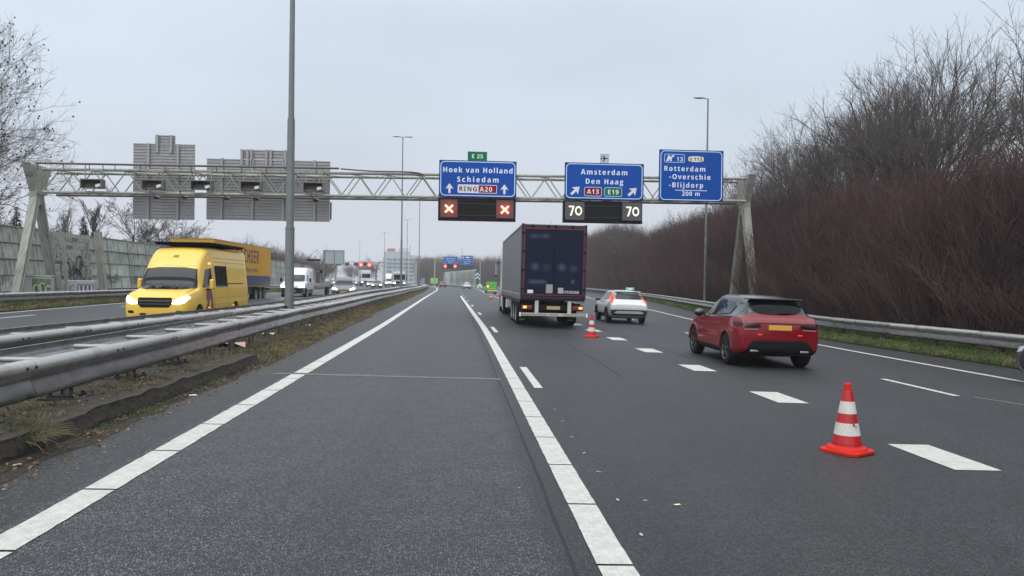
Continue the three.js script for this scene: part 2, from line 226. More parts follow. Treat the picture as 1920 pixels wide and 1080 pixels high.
{ // chips and grit on the road, uncountable
  const R = rng(77), g = new THREE.CircleGeometry(1, 5).rotateX(-Math.PI / 2), im = new THREE.InstancedMesh(g, std([.4, .4, .39], 0.7), 260), m = new THREE.Matrix4(), q = new THREE.Quaternion();
  for (let i = 0; i < 260; i++) { const a = R(); let x = a < 0.5 ? lerp(-3.9, -2.9, R()) : a < 0.5 ? lerp(1.2, 2.4, R()) : lerp(-2.6, 12, R()), d = 3 + 26 * R() * R(); const s = 0.004 + 0.012 * R() * R(); q.setFromEuler(new THREE.Euler(0, R() * 6, 0)); m.compose(V(x, gy(x, d) + 0.004, -d), q, V(s * (1 + R()), 1, s)); im.setMatrixAt(i, m); const c = 0.2 + 0.8 * R(); im.setColorAt(i, new THREE.Color(c, c * .97, c * .9)); }
  im.name = 'road_grit'; stuff(tag(im, 'scattered pale grit and stone chips on the asphalt', 'grit')); scene.add(im);
}

// median strip, verges
const bumpy = (x, d, a) => a * (fbm(x * 1.7 + 99, d * 1.7 + 99, 8192, 101, 4) - 0.5);
const medEdge = (d) => -3.75 + (d < 14 ? 0.05 : 0.15) * Math.sin(d * 1.3) * 0.3 - 0.25 * smooth(13, 40, d) - 0.35 * smooth(60, 130, d) + cR(d);
struct('median', sheet([...range(-6, 40, 0.4), ...range(41, 120, 1.5), ...range(123, 420, 5)], 24, (d, t) => lerp(cL(d) - 8.55, medEdge(d), t), (x, d, t) => gy(x, d) + 0.012 + (0.10 * smooth(1, 0.8, t) * smooth(0, 0.15, t)) + bumpy(x, d, 0.09 * smooth(1, 0.93, t)), 0.8), M.dirt);
struct('left_verge', sheet([...range(-10, 140, 2), ...range(145, 420, 6)], 20, (d, t) => lerp(cL(d) - 70, cL(d) - 19.9, t), (x, d, t) => gy(cL(d) - 19.9, d) + 0.02 + 0.30 * smooth(1, 0.93, t) + bumpy(x, d, 0.12 * smooth(1, 0.98, t)), 0.8), M.dirt);
struct('right_verge', sheet([...range(-16, 60, 0.6), ...range(62, 200, 3), ...range(206, 640, 8)], 40, (d, t) => { const a = railR(d) - 0.75; return a + (t < 0.35 ? t / 0.35 * 4 : 4 + (t - 0.35) / 0.65 * 60); }, (x, d, t) => { const a = x - railR(d); return gy(railR(d) - 0.75, d) + 0.02 + 0.12 * smooth(-0.75, 0.2, a) + 1.2 * smooth(2.5, 9, a) + bumpy(x, d, 0.16 * smooth(-0.75, -0.4, a)); }, 0.8), M.dirt);
{ // dirt washed against the kerb
  struct('dirt_strip', sheet(range(1, 34, .12), 5, (d, t) => { const o = -3.42 - .28 * fbm(d * 1.3 + 7, 2.5, 4096, 151, 4) - .1 * fbm(d * 5, 9, 4096, 153, 2) + cR(d) - .15 * smooth(14, 30, d); return lerp(-3.98 + cR(d), o, t); }, (x, d, t) => gy(x, d) + .004 + .02 * (1 - t) * (1 - t), 1.3), M.dirt); }
{ // gore island between the main road and the exit
  struct('gore_island', sheet(range(214, 330, 4), 6, (d, t) => lerp(5.6 + cR(d) + 0.02 * (d - 214), 6.2 + cR(d) + (d - 214) * 0.16, t), (x, d) => gy(x, d) + 0.06, 0.8), M.dirt);
}
// ---------- guardrails ----------
const beamProfile = [[.030, -.178], [.074, -.166], [.085, -.146], [.078, -.118], [.050, -.066], [.024, -.020], [.014, .012], [.026, .040], [.064, .066], [.083, .096], [.080, .128], [.054, .160], [.004, .178]];
function beamSection(L) {                            // a 4 m length of corrugated rail, facing +x, run along z, with thickness
  const out = beamProfile.map(([a, b]) => [a * 1.12, b * 1.15]), inn = out.map(([a, b]) => [a - 0.006, b * 0.985]).reverse(), ring = [...out, ...inn], sh = new THREE.Shape(ring.map((p) => new THREE.Vector2(...p)));
  const g = new THREE.ExtrudeGeometry(sh, { depth: L, bevelEnabled: false, steps: 1 }); g.translate(0, 0, -L / 2);
  return planarUV(toCreasedNormals(g, 0.9), (v) => v.z * 0.3 + 0.5, (v) => v.y / 0.414 + 0.5);
}
const SEC = 4, beamGeo = [beamSection(SEC - 0.006)]; { const v = beamGeo[0].clone(), u = v.attributes.uv; for (let i = 0; i < u.count; i++) u.setXY(i, u.getX(i) + 0.37, u.getY(i)); beamGeo.push(v); }
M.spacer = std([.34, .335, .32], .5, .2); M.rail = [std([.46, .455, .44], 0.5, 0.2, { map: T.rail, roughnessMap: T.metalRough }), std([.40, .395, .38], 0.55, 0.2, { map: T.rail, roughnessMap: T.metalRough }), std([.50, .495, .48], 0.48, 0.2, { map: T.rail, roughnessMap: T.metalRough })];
const boltGeo = join([[-0.05, 0.125], [0.11, 0.125]].flatMap(([z, y]) => [cyl(0.018, 0.015, 0.014, 0.094, y, z, 8, 'x')]).concat([[-0.02], [0.06]].map(([z]) => box(0.006, 0.045, 0.018, 0.016, 0.01, z))));
function beamRow(t, fx, fy, d0, d1, side, boltsTo = 0, R = rng(3)) {
  for (let d = d0, k = 0; d < d1; d += SEC, k++) {
    const xa = fx(d), xb = fx(d + SEC), m = mesh('rail_section', beamGeo[k % 2], M.rail[Math.floor(R() * 3)], t);
    m.position.set((xa + xb) / 2, (fy(d) + fy(d + SEC)) / 2, -(d + SEC / 2)); m.rotation.order = 'YXZ';
    m.rotation.y = Math.atan2(xa - xb, SEC) + (side < 0 ? Math.PI : 0); m.rotation.x = -Math.atan2(fy(d) - fy(d + SEC), SEC) * (side < 0 ? -1 : 1) * -1 * -1;
    if (d < boltsTo) for (const z of [-1.93, 0]) { const b = mesh('bolt', boltGeo, M.dark, m); b.position.z = z; }
  }
}
const postGeo = planarUV(join([box(0.012, 0.9, 0.1, -0.045), box(0.012, 0.9, 0.1, 0.045), box(0.078, 0.9, 0.012)]), (v) => v.x + v.z, (v) => v.y);
const plateGeo = join([box(0.42, 0.04, 0.42), box(0.30, 0.03, 0.28, 0, 0.035), ...[[-.12, -.12], [.12, -.12], [-.12, .12], [.12, .12]].map(([x, z]) => cyl(.022, .02, .06, x, .045, z, 6))]);
const spacerGeo = join([cyl(0.032, 0.032, 0.8, 0, 0, 0, 8, 'x')]);
function barrier(label, fx, yTop, d0, d1, gap, opt = {}) {   // two-sided guardrail: front beam at fx, back beam gap metres to the left
  const t = thing('guardrail', label, 'guardrail'), fy = (d) => yTop(d) - 0.205, R = rng(opt.seed || 9);
  beamRow(t, (d) => fx(d), fy, d0, d1, 1, opt.bolts || 0, R);
  beamRow(t, (d) => fx(d) - gap, fy, d0, d1, -1, 0, R);
  for (let d = d0 + 0.7, k = 0; d < d1; d += d < 60 ? 1.75 : 2.6, k++) {
    const onKerb = opt.kerbTo && d < opt.kerbTo, yb = onKerb ? 0.27 : gy(fx(d), d) - 0.05, h = fy(d) + 0.05 - yb;
    for (const x of [fx(d) - 0.09, fx(d) - gap + 0.09]) { const p = mesh('post', postGeo, M.galvDark, t); p.scale.y = h / 0.9; p.position.set(x, yb + h / 2, -d); if (onKerb) { const b = mesh('base_plate', plateGeo, M.dark, t); b.position.set(x, 0.29, -d); b.rotation.y = 0.2 * (R() - 0.5); } }
    const s = mesh('spacer_tube', spacerGeo, M.spacer, t); s.scale.x = (gap - 0.05) / 0.8; s.position.set(fx(d) - gap / 2, fy(d) + 0.10, -d + 0.05);
  }
  return t;
}
const w1 = (d) => -4.42 - 0.55 * smooth(8, 26, d) - 0.05 * smooth(40, 90, d) + cR(d) * (d > 30 ? 1 : 1);
const topY = (d) => 0.86 + 0.03 * Math.sin(d * 0.21) * smooth(20, 60, d);
barrier('long two-sided guardrail nearest the closed lane, on posts along the median', w1, (d) => 0.82 + 0.02 * Math.sin(d * 0.16), -4, 200, 0.85, { kerbTo: 14.2, bolts: 24, seed: 5 });
const w2 = (d) => -6.75 + lerp(cR(d), cL(d), smooth(120, 200, d)) + 0.25 * smooth(10, 30, d);
barrier('second two-sided guardrail, behind the first, along the oncoming carriageway', w2, (d) => 0.80 + 0.14 * smooth(35, 70, d) + 0.02 * Math.sin(d * 0.13 + 1), 2, 210, 0.85, { seed: 6, bolts: 24 });
{ const t = thing('guardrail', 'single guardrail along the right verge in front of the brown hedge', 'guardrail'), R = rng(8), fy = (d) => 0.31 + 0.05 * smooth(60, 180, d);
  beamRow(t, (d) => railR(d), fy, 8, 300, -1, 40, R);
  for (let d = 8.6; d < 300; d += 2.67) { const yb = gy(railR(d), d) - 0.1, h = fy(d) + 0.1 - yb, p = mesh('post', postGeo, M.galvDark, t); p.scale.y = h / 0.9; p.position.set(railR(d) + 0.09, yb + h / 2, -d); } }
{ const t = thing('guardrail', 'single guardrail far left in front of the noise wall and gantry leg', 'guardrail'), R = rng(12), fx = (d) => cL(d) - 20.5 - 0.4 * smooth(30, 60, d), fy = (d) => 0.70 + 0.16 * smooth(60, 120, d);
  beamRow(t, fx, fy, 22, 290, 1, 0, R);
  for (let d = 22.6; d < 290; d += 2.67) { const yb = gy(fx(d), d), h = fy(d) + 0.1 - yb, p = mesh('post', postGeo, M.galvDark, t); p.scale.y = h / 0.9; p.position.set(fx(d) - 0.09, yb + h / 2, -d); } }
{ // old concrete kerb under the first posts
  const g = new THREE.BoxGeometry(1.55, 0.36, 18.6, 18, 5, 150); const p = g.attributes.position, R = rng(2);
  for (let i = 0; i < p.count; i++) { let x = p.getX(i), y = p.getY(i), z = p.getZ(i); const n = fbm(z * 2.1 + 40, (x + y) * 2.3 + 40, 4096, 111, 4) - 0.5; if (x > 0.7) { x += n * 0.10 - (y > 0.1 ? 0.03 : 0); } y += (fbm(x * 3 + 20, z * 3 + 40, 4096, 117, 4) - 0.5) * 0.06; if (y > 0.1 && x > 0.6) y -= 0.02; p.setXYZ(i, x, y, z); }
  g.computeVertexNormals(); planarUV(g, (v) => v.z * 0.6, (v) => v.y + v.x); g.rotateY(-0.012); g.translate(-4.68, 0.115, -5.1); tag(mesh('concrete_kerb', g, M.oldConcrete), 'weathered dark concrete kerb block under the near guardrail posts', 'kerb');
}

// ---------- lamp posts ----------
function lampPost(label, x, d, two, opt = {}) {
  const y0 = gy(x, d) - 0.1, H = opt.h || 18, t = thing('lamp_post', label, 'lamp post', [x, y0, -d], 0, opt.group);
  const sec = opt.stepped ? [[0, .155, 3.45, .152], [3.55, .125, 7.15, .125], [7.25, .098, H, .06]] : [[0, .12, H * .35, .11], [H * .35, .09, H, .055]];
  const pts = []; sec.forEach(([a, ra, b, rb]) => pts.push(new THREE.Vector2(ra, a), new THREE.Vector2(rb, b))); pts.push(new THREE.Vector2(0, H));
  mesh('pole', planarUV(new THREE.LatheGeometry(pts, 20), (v) => Math.atan2(v.x, v.z), (v) => v.y * 0.3), M.pole, t);
  if (opt.stepped) mesh('collar', new THREE.CylinderGeometry(.16, .16, .06, 20).translate(0, 3.45, 0), M.pole, t);
  if (H > 17.9 && opt.noHead) return t;
  for (const s of two ? [-1, 1] : [-1]) { mesh('arm', bar([0, H - .02, 0], [s * .5, H + .05, 0], .035), M.pole, t); mesh('lamp_head', new THREE.SphereGeometry(1, 12, 8).scale(.46, .085, .17).translate(s * .72, H + .06, 0), std([.45, .46, .46], .5), t); }
  return t;
}
lampPost('nearest tall grey stepped lamp post in the median, cut by the top of the photo', -5.85, 26, true, { stepped: true });
lampPost('second lamp post in the median with two arms, seen through the gantry', -5.9 + cL(86), 86, true, { h: 18 });
lampPost('thin lamp post just right of the second median post, its top behind the gantry', -5.9 + cL(145), 145, true);
lampPost('small hazy median lamp post above the oncoming traffic, third in view', -14.6, 203, true);
lampPost('small hazy lamp post left of the office building', -26.3, 259, true);
lampPost('smallest hazy lamp post furthest left above the red ring signals', -43, 321, true);
lampPost('single armed lamp post rising behind the exit sign on the right verge', 18.65, 56, false, { h: 16.3 });
lampPost('thin distant lamp post left of the truck mirror', 18.5, 330, false, { h: 16 });
lampPost('thin distant lamp post above the truck trailer roof', 35, 290, false, { h: 26 });
lampPost('distant lamp post between the two far blue signs', 0.5, 360, false, { h: 18 });

// ---------- main gantry ----------
{
  const t = thing('sign_gantry', 'large pale steel lattice sign gantry spanning all lanes', 'gantry', [0, 0, -44.6]);
  const zf = 0.75, zb = -0.75, xl = -23.6, xr = 17.0, yb = (x) => 6.42 + (x - xl) * 0.0082, yt = (x) => 7.70 + (x - xl) * 0.0098;
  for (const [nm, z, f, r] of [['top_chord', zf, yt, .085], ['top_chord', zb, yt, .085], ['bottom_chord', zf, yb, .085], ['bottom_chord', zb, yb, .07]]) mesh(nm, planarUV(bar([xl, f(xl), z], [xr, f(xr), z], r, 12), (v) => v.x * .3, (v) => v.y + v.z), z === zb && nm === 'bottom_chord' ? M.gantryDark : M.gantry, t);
  const n = 22, step = (xr - xl) / n;
  for (let i = 0; i < n; i++) { const x = xl + i * step; for (const z of [zf, zb]) { mesh('diagonal', bar([x, yb(x), z], [x + step / 2, yt(x), z], .034), M.gantry, t); mesh('diagonal', bar([x + step / 2, yt(x), z], [x + step, yb(x + step), z], .034), M.gantry, t); }
    mesh('cross_brace', bar([x, yt(x), zf], [x + step, yt(x), zb], .026), M.gantry, t); mesh('cross_brace', bar([x, yb(x), zb], [x + step, yb(x), zf], .026), M.gantry, t);
    mesh('strut', bar([x + step / 2, yt(x), zf], [x + step / 2, yt(x), zb], .03), M.gantry, t); }
  for (let i = 0; i < 26; i++) { const x = xl + 1 + i * 1.55; mesh('flange', cyl(.105, .105, .05, x, yb(x), zf, 12, 'x'), M.gantry, t); }
  // maintenance rail on the left half
  mesh('hand_rail', bar([-23.9, 8.02, zf + .15], [-7.1, 8.12, zf + .15], .06, 8), M.gantryDark, t);
  for (let x = -23.8; x < -7.2; x += 1.4) mesh('rail_post', bar([x, yt(x), zf + .1], [x, 8.03, zf + .15], .022), M.gantryDark, t);
  mesh('cable_pipe', new THREE.TubeGeometry(new THREE.CatmullRomCurve3([V(-7, 8.1, .9), V(-5.4, 8.02, .85), V(-2.6, 7.98, .85), V(-2.2, 7.86, .8)]), 14, .045, 6), M.gantryDark, t);
  // pylons: flared head, waist and two splayed legs
  for (const [x, y0, yw, top] of [[-24.3, 0.2, 5.75, 7.98], [17.25, -.25, 6.0, 8.32]]) {
    const inn = x < 0 ? 1 : -1;
    const head = extr([[-.32, yw], [.32, yw], [.36, yw + .75], [1.12, top], [-1.12, top], [-.36, yw + .75]], .42, .02); head.rotateY(Math.PI / 2); head.translate(x - .21, 0, 0); mesh('pylon_head', planarUV(head, (v) => v.z * .4, (v) => v.y * .4), M.gantry, t);
    mesh('stiffener_plate', box(.05, 1.5, 1.1, x + inn * .25, top - .9, 0), M.concrete, t);
    for (const s of [1, -1]) {
      const foot = s * 2.15, leg = extr([[s * .30, yw + .6], [s * -.02, yw + .6], [foot - s * .34, y0], [foot + s * .08, y0]], .40, .015); leg.rotateY(-Math.PI / 2); leg.translate(x + .2, 0, 0);
      mesh('leg', planarUV(leg, (v) => (v.z + v.x) * .4, (v) => v.y * .25), M.gantry, t);
      mesh('leg_rib', bar([x + inn * .23, yw + .4, s * .12], [x + inn * .23, y0, foot - s * .13], .05, 4), M.gantry, t);
    }
    mesh('foot_plate', box(1.0, .12, 5.2, x, y0 - .02, 0), M.concrete, t);
  }
}
const signZ = -43.55;
function canvasMat(w, h, draw, o = {}) { const c = document.createElement('canvas'); c.width = w; c.height = h; const x = c.getContext('2d'); draw(x, w, h); const t = new THREE.CanvasTexture(c); t.colorSpace = THREE.SRGBColorSpace; t.anisotropy = 8; const m = new THREE.MeshPhysicalMaterial({ map: t, roughness: 0.6, specularIntensity: 0.35, ...o }); return m; }
function faceGeo(w, h, x, y, z) { return new THREE.PlaneGeometry(w, h).translate(x, y, z); }
function spaced(c, s, x, y, size, sp, align = 'left', bold = true) { c.font = `${bold ? 'bold ' : ''}${size}px sans-serif`; c.textBaseline = 'alphabetic'; const W = [...s].reduce((a, ch) => a + c.measureText(ch).width + sp, -sp); let X = align === 'center' ? x - W / 2 : x; for (const ch of s) { c.fillText(ch, X, y); X += c.measureText(ch).width + sp; } return W; }
function rr(c, x, y, w, h, r) { c.beginPath(); c.roundRect(x, y, w, h, r); }
const BLUE = '#08489e', OFFW = '#dfe6f0';
function panelBack(t, w, h, x, y, z) { mesh('panel', box(w, h, .07, x, y, z - .045), M.signBlue, t); }
function frameBlue(c, w, h) { c.fillStyle = BLUE; c.fillRect(0, 0, w, h); c.fillStyle = '#0d3a70'; c.fillRect(0, 0, w, h); c.fillStyle = BLUE; rr(c, 14, 10, w - 28, h - 20, 60); c.fill(); c.lineWidth = 11; c.strokeStyle = '#c6dcf2'; rr(c, 22, 18, w - 44, h - 36, 54); c.stroke(); }
const arrowUp = (c, x, y, s) => { c.fillStyle = '#dcd9dc'; c.beginPath(); for (const [i, [a, b]] of [[0, -70], [58, 10], [16, -2], [16, 70], [-16, 70], [-16, -2], [-58, 10]].entries()) i ? c.lineTo(x + a * s, y + b * s) : c.moveTo(x + a * s, y + b * s); c.closePath(); c.fill(); };
function gantrySign(name, label, x0, x1, y0, y1, draw) {
  const t = thing(name, label, 'road sign', [(x0 + x1) / 2, (y0 + y1) / 2, signZ]), w = x1 - x0, h = y1 - y0, k = 230;
  panelBack(t, w, h, 0, 0, 0); mesh('sign_face', faceGeo(w - .004, h - .004, 0, 0, 0), canvasMat(Math.round(w * k), Math.round(h * k), draw), t);
  for (const x of [-w * .3, w * .3]) mesh('bracket', box(.09, h * .95, .12, x, 0, -.145), M.gantry, t);
  return t;
}
const sA = gantrySign('direction_sign', 'blue direction sign reading Hoek van Holland and Schiedam with the A20 ring road panel', -1.34, 3.16, 6.62, 8.74, (c, w, h) => {
  frameBlue(c, w, h); c.fillStyle = OFFW; spaced(c, 'Hoek van Holland', w / 2, 162, 96, 8.5, 'center'); spaced(c, 'Schiedam', w / 2 + 2, 288, 96, 17, 'center');
  arrowUp(c, w * .135, 375, .95); arrowUp(c, w * .845, 375, .95);
  c.fillStyle = '#d9d6d8'; rr(c, w * .24, 322, w * .51, 114, 18); c.fill(); c.fillStyle = '#7c1426'; rr(c, w * .51, 330, w * .233, 98, 16); c.fill(); c.fillStyle = '#25252b'; spaced(c, 'RING', w * .255, 412, 88, 9); c.fillStyle = '#eadfe2'; spaced(c, 'A20', w * .525, 412, 88, 8);
});
mesh('route_tab', box(1.13, .53, .05, -.045, 1.32, -.03), std([.01, .12, .07], .5), sA); mesh('tab_face', faceGeo(1.12, .52, -.045, 1.32, -.003), canvasMat(300, 140, (c, w, h) => { c.fillStyle = '#0b6b45'; c.fillRect(0, 0, w, h); c.lineWidth = 6; c.strokeStyle = '#3f8a6c'; c.strokeRect(3, 3, w - 6, h - 6); c.fillStyle = '#cfe6dc'; spaced(c, 'E 25', w / 2, 102, 88, 5, 'center'); }), sA);
const sB = gantrySign('direction_sign', 'blue direction sign reading Amsterdam and Den Haag with A13 and E19 panels', 6.0, 10.7, 6.63, 8.78, (c, w, h) => {
  frameBlue(c, w, h); c.fillStyle = OFFW; spaced(c, 'Amsterdam', w / 2, 158, 96, 13, 'center'); spaced(c, 'Den Haag', w / 2, 284, 96, 12, 'center');
  for (const x of [w * .135, w * .86]) { c.save(); c.translate(x, 378); c.rotate(0.83); arrowUp(c, 0, 0, 1.12); c.restore(); }
  for (const [x, col, s] of [[w * .25, '#7c1426', 'A13'], [w * .505, '#0d6a45', 'E19']]) { c.fillStyle = col; rr(c, x, 330, w * .218, 118, 22); c.fill(); c.lineWidth = 8; c.strokeStyle = '#b9cfe6'; c.stroke(); c.fillStyle = '#e8e4e6'; spaced(c, s, x + w * .109, 420, 86, 7, 'center'); }
});
mesh('airport_tab', box(.55, .55, .05, 0, 1.35, -.03), M.white, sB); mesh('tab_face', faceGeo(.54, .54, 0, 1.35, -.003), canvasMat(160, 160, (c, w, h) => { c.fillStyle = '#b9bcc0'; c.fillRect(0, 0, w, h); c.fillStyle = '#1d2126'; c.save(); c.translate(80, 80); c.beginPath(); for (const [i, [a, b]] of [[66, 0], [50, -7], [14, -8], [-22, -58], [-34, -58], [-14, -8], [-44, -7], [-58, -24], [-68, -24], [-60, 0], [-68, 24], [-58, 24], [-44, 7], [-14, 8], [-34, 58], [-22, 58], [14, 8], [50, 7]].entries()) i ? c.lineTo(a, b) : c.moveTo(a, b); c.closePath(); c.fill(); c.restore(); }), sB);
gantrySign('exit_sign', 'large blue exit sign reading Rotterdam Overschie Blijdorp 200 m', 11.62, 15.5, 6.64, 9.68, (c, w, h) => {
  frameBlue(c, w, h); c.lineWidth = 7; c.strokeStyle = '#c6dcf2'; rr(c, w * .08, h * .09, w * .31, h * .155, 20); c.stroke();
  c.fillStyle = '#dfe6f0'; c.beginPath(); for (const [i, [a, b]] of [[.105, .225], [.135, .115], [.165, .115], [.172, .15], [.20, .115], [.185, .11], [.235, .105], [.225, .15], [.212, .135], [.19, .17], [.195, .225], [.165, .225], [.163, .19], [.150, .19], [.148, .225]].entries()) i ? c.lineTo(a * w, b * h) : c.moveTo(a * w, b * h); c.closePath(); c.fill();
  spaced(c, '13', w * .265, h * .222, 78, 6);
  c.fillStyle = '#d8d8da'; c.strokeStyle = '#20242c'; c.lineWidth = 8; c.beginPath(); c.moveTo(w * .445, h * .13); c.quadraticCurveTo(w * .57, h * .085, w * .695, h * .13); c.lineTo(w * .695, h * .215); c.quadraticCurveTo(w * .57, h * .265, w * .445, h * .215); c.closePath(); c.fill(); c.stroke(); c.fillStyle = '#25282f'; spaced(c, 's 113', w * .57, h * .208, 66, 4, 'center');
  c.fillStyle = OFFW; spaced(c, 'Rotterdam', w * .07, h * .415, 94, 12); spaced(c, '-Overschie', w * .155, h * .572, 94, 11); spaced(c, '-Blijdorp', w * .15, h * .735, 94, 12); c.fillRect(w * .25, h * .782, w * .50, 9); spaced(c, '200 m', w * .50, h * .895, 82, 6, 'center');
});
// lane signal boards below the signs
function signalBoard(label, x0, x1, y0, y1, units, kind) {
  const t = thing('lane_signal_board', label, 'signal board', [(x0 + x1) / 2, (y0 + y1) / 2, signZ - .12]), w = x1 - x0, h = y1 - y0;
  mesh('housing', rbox(w, h, .34, .03, 0, 0, -.17), M.black, t); for (const y of [h * .27, -h * .25]) mesh('ridge', box(w * .48, .035, .03, 0, y, .015), std([.03, .03, .035], .5), t);
  mesh('bottom_lip', box(w, .05, .12, 0, -h / 2 + .03, .06), M.black, t);
  const ledPanel = std(kind === 'x' ? [.085, .05, .056] : [.085, .085, .088], .8);
  for (const [a, b, c, d] of units) {
    const cx = (a + b) / 2 - (x0 + x1) / 2, cy = (c + d) / 2 - (y0 + y1) / 2, p = mesh('matrix_panel', box(b - a, d - c, .06, cx, cy, .045), ledPanel, t);
    if (kind === 'x') { const s = .62, gl = glow([1, .62, .36], 2.2); for (const r of [1, -1]) mesh('glowing_stroke', box(.105, s, .02, cx, cy - .02, .09 + (r > 0 ? .003 : 0), 0, r * .80), gl, p); const L = new THREE.PointLight(new THREE.Color(1, .03, .02), 1.6, 4); L.position.set((a + b) / 2, (c + d) / 2, signZ + .14); L.castShadow = true; scene.add(L); }
    else { const gl = glow([1, .97, .80], 1.1); const seven = new THREE.Shape([[-.15, .29], [.17, .29], [.17, .20], [.02, -.29], [-.08, -.29], [.07, .20], [-.15, .20]].map((q) => new THREE.Vector2(...q))); mesh('glowing_digit', new THREE.ExtrudeGeometry(seven, { depth: .02, bevelEnabled: false }).translate(cx - .21, cy, .078), gl, p); mesh('glowing_digit', new THREE.TorusGeometry(.175, .042, 6, 24).scale(.95, 1.28, .3).translate(cx + .22, cy, .085), gl, p); }
  }
  return t;
}
signalBoard('black signal board with two red lane crosses under the Hoek van Holland sign', -1.38, 3.15, 5.24, 6.55, [[-1.25, -.24, 5.42, 6.46], [2.0, 3.02, 5.42, 6.47]], 'x');
signalBoard('black signal board showing 70 twice under the Amsterdam sign', 5.95, 10.68, 5.26, 6.56, [[6.06, 7.2, 5.42, 6.48], [9.46, 10.62, 5.43, 6.5]], '70');
// backs of the signs for the other direction: corrugated panels on posts
function signBack(label, x0, x1, y0, y1, tab, posts) {
  const t = thing('reversed_sign', label, 'sign', [0, 0, -45.75]);
  const sheetOf = (a, b, c, d, z) => { const L = []; for (let y = c; y < d - .05; y += .182) { const h = Math.min(.182, d - y); L.push(box(b - a, h - .05, .035, (a + b) / 2, y + (h - .05) / 2, z), box(b - a, .05, .07, (a + b) / 2, y + h - .025, z + .0165)); } return planarUV(join(L), (v) => v.x * .3, (v) => v.y * .8); };
  mesh('corrugated_panel', sheetOf(x0, x1, y0, y1, 0), M.alu, t); if (tab) mesh('corrugated_tab', sheetOf(...tab, -.05), M.alu, t);
  for (const [x, a, b] of posts) mesh('upright', box(.13, b - a, .09, x, (a + b) / 2, .11), M.alu, t);
  return t;
}
signBack('narrower grey corrugated sign back at the left of the gantry', -19.45, -15.9, 5.14, 9.62, [-18.22, -17.07, 9.62, 10.14], [[-18.55, 5.14, 9.62], [-16.85, 5.14, 9.62], [-18.05, 9.1, 10.14], [-17.25, 9.1, 10.14]]);
const sb = signBack('wide grey corrugated sign back behind the near lamp post', -15.2, -7.95, 5.18, 8.86, [-13.23, -10.5, 8.86, 9.42], [[-14.3, 5.18, 8.86], [-12.5, 5.18, 8.86], [-10.7, 5.18, 8.86], [-8.85, 5.18, 8.86], [-13.15, 8.45, 9.42], [-12.8, 8.45, 9.42], [-12.58, 8.45, 9.42], [-11.7, 8.45, 9.42], [-11.45, 8.45, 9.42], [-10.6, 8.45, 9.42]]);
mesh('edge_plate', box(.06, 1.05, .2, -7.9, 5.85, -.1), M.dark, sb);
{ const xs = [-20.75, -17.43, -14.75, -12.0, -8.5], lab = ['leftmost hooded camera box on the gantry, clear of the sign backs', 'hooded camera box in front of the narrower sign back', 'hooded camera box in the gap between the two sign backs', 'hooded camera box left of the near lamp post', 'hooded camera box right of the near lamp post'];
  const proto = thing('camera_box', lab[0], 'camera box', [xs[0], 6.9, -43.6], 0, 'camera boxes on the gantry');
  mesh('hood', join([box(1.15, .05, .5, 0, .24, 0), box(1.15, .48, .05, 0, 0, -.24), box(.05, .48, .5, -.56, 0, 0), box(.05, .48, .5, .56, 0, 0), box(1.0, .04, .3, 0, -.22, -.1)]), std([.17, .165, .15], .6), proto);
  mesh('inner_face', box(1.02, .36, .04, 0, -.02, -.1, 0, 0, -.2), std([.05, .042, .035], .6), proto); mesh('lens_cover', box(.26, .16, .14, .33, -.08, .05, 0, .3), M.white, proto); mesh('hanger', join([bar([-.45, .2, -.1], [-.45, 1.2, -.1], .03), bar([.5, .2, -.1], [.5, 1.2, -.1], .03), bar([-.45, .75, -.1], [.5, .75, -.1], .02)]), M.gantry, proto);
  for (let i = 1; i < 5; i++) copy(proto, [xs[i], 6.92 + i * .02, -43.6], 0, lab[i]);
  const c0 = thing('small_camera', 'small black camera under the gantry, left edge of the narrower sign back', 'camera', [-17.3, 6.2, -43.7], 0, 'small cameras under the gantry'); mesh('camera_body', cyl(.06, .06, .26, 0, 0, 0, 8, 'x'), M.black, c0); mesh('mount', bar([0, 0, 0], [-.3, .35, 0], .02), M.dark, c0); mesh('sun_shield', box(.1, .02, .14, .12, .07, 0), M.white, c0);
  [[-15.75, 'small black camera under the gantry, right edge of the narrower sign back'], [-13.4, 'small black camera under the gantry below the left part of the wide sign back'], [-11.75, 'small black camera under the gantry just left of the near lamp post'], [-8.4, 'small black camera under the gantry at the right end of the wide sign back']].forEach(([x, l]) => copy(c0, [x, 6.24, -43.7], 0, l)); }
// ---------- vehicles ----------
function pchip(xs, ys) {                             // smooth, no overshoot
  const n = xs.length, h = [], s = [], m = []; for (let i = 0; i < n - 1; i++) { h[i] = xs[i + 1] - xs[i]; s[i] = (ys[i + 1] - ys[i]) / h[i]; }
  m[0] = s[0]; m[n - 1] = s[n - 2]; for (let i = 1; i < n - 1; i++) m[i] = s[i - 1] * s[i] <= 0 ? 0 : 2 * s[i - 1] * s[i] / (s[i - 1] + s[i]);
  return (x) => { let i = 0; while (i < n - 2 && x > xs[i + 1]) i++; const t = clamp((x - xs[i]) / h[i], 0, 1), t2 = t * t, t3 = t2 * t; return (2 * t3 - 3 * t2 + 1) * ys[i] + (t3 - 2 * t2 + t) * h[i] * m[i] + (-2 * t3 + 3 * t2) * ys[i + 1] + (t3 - t2) * h[i] * m[i + 1]; };
}
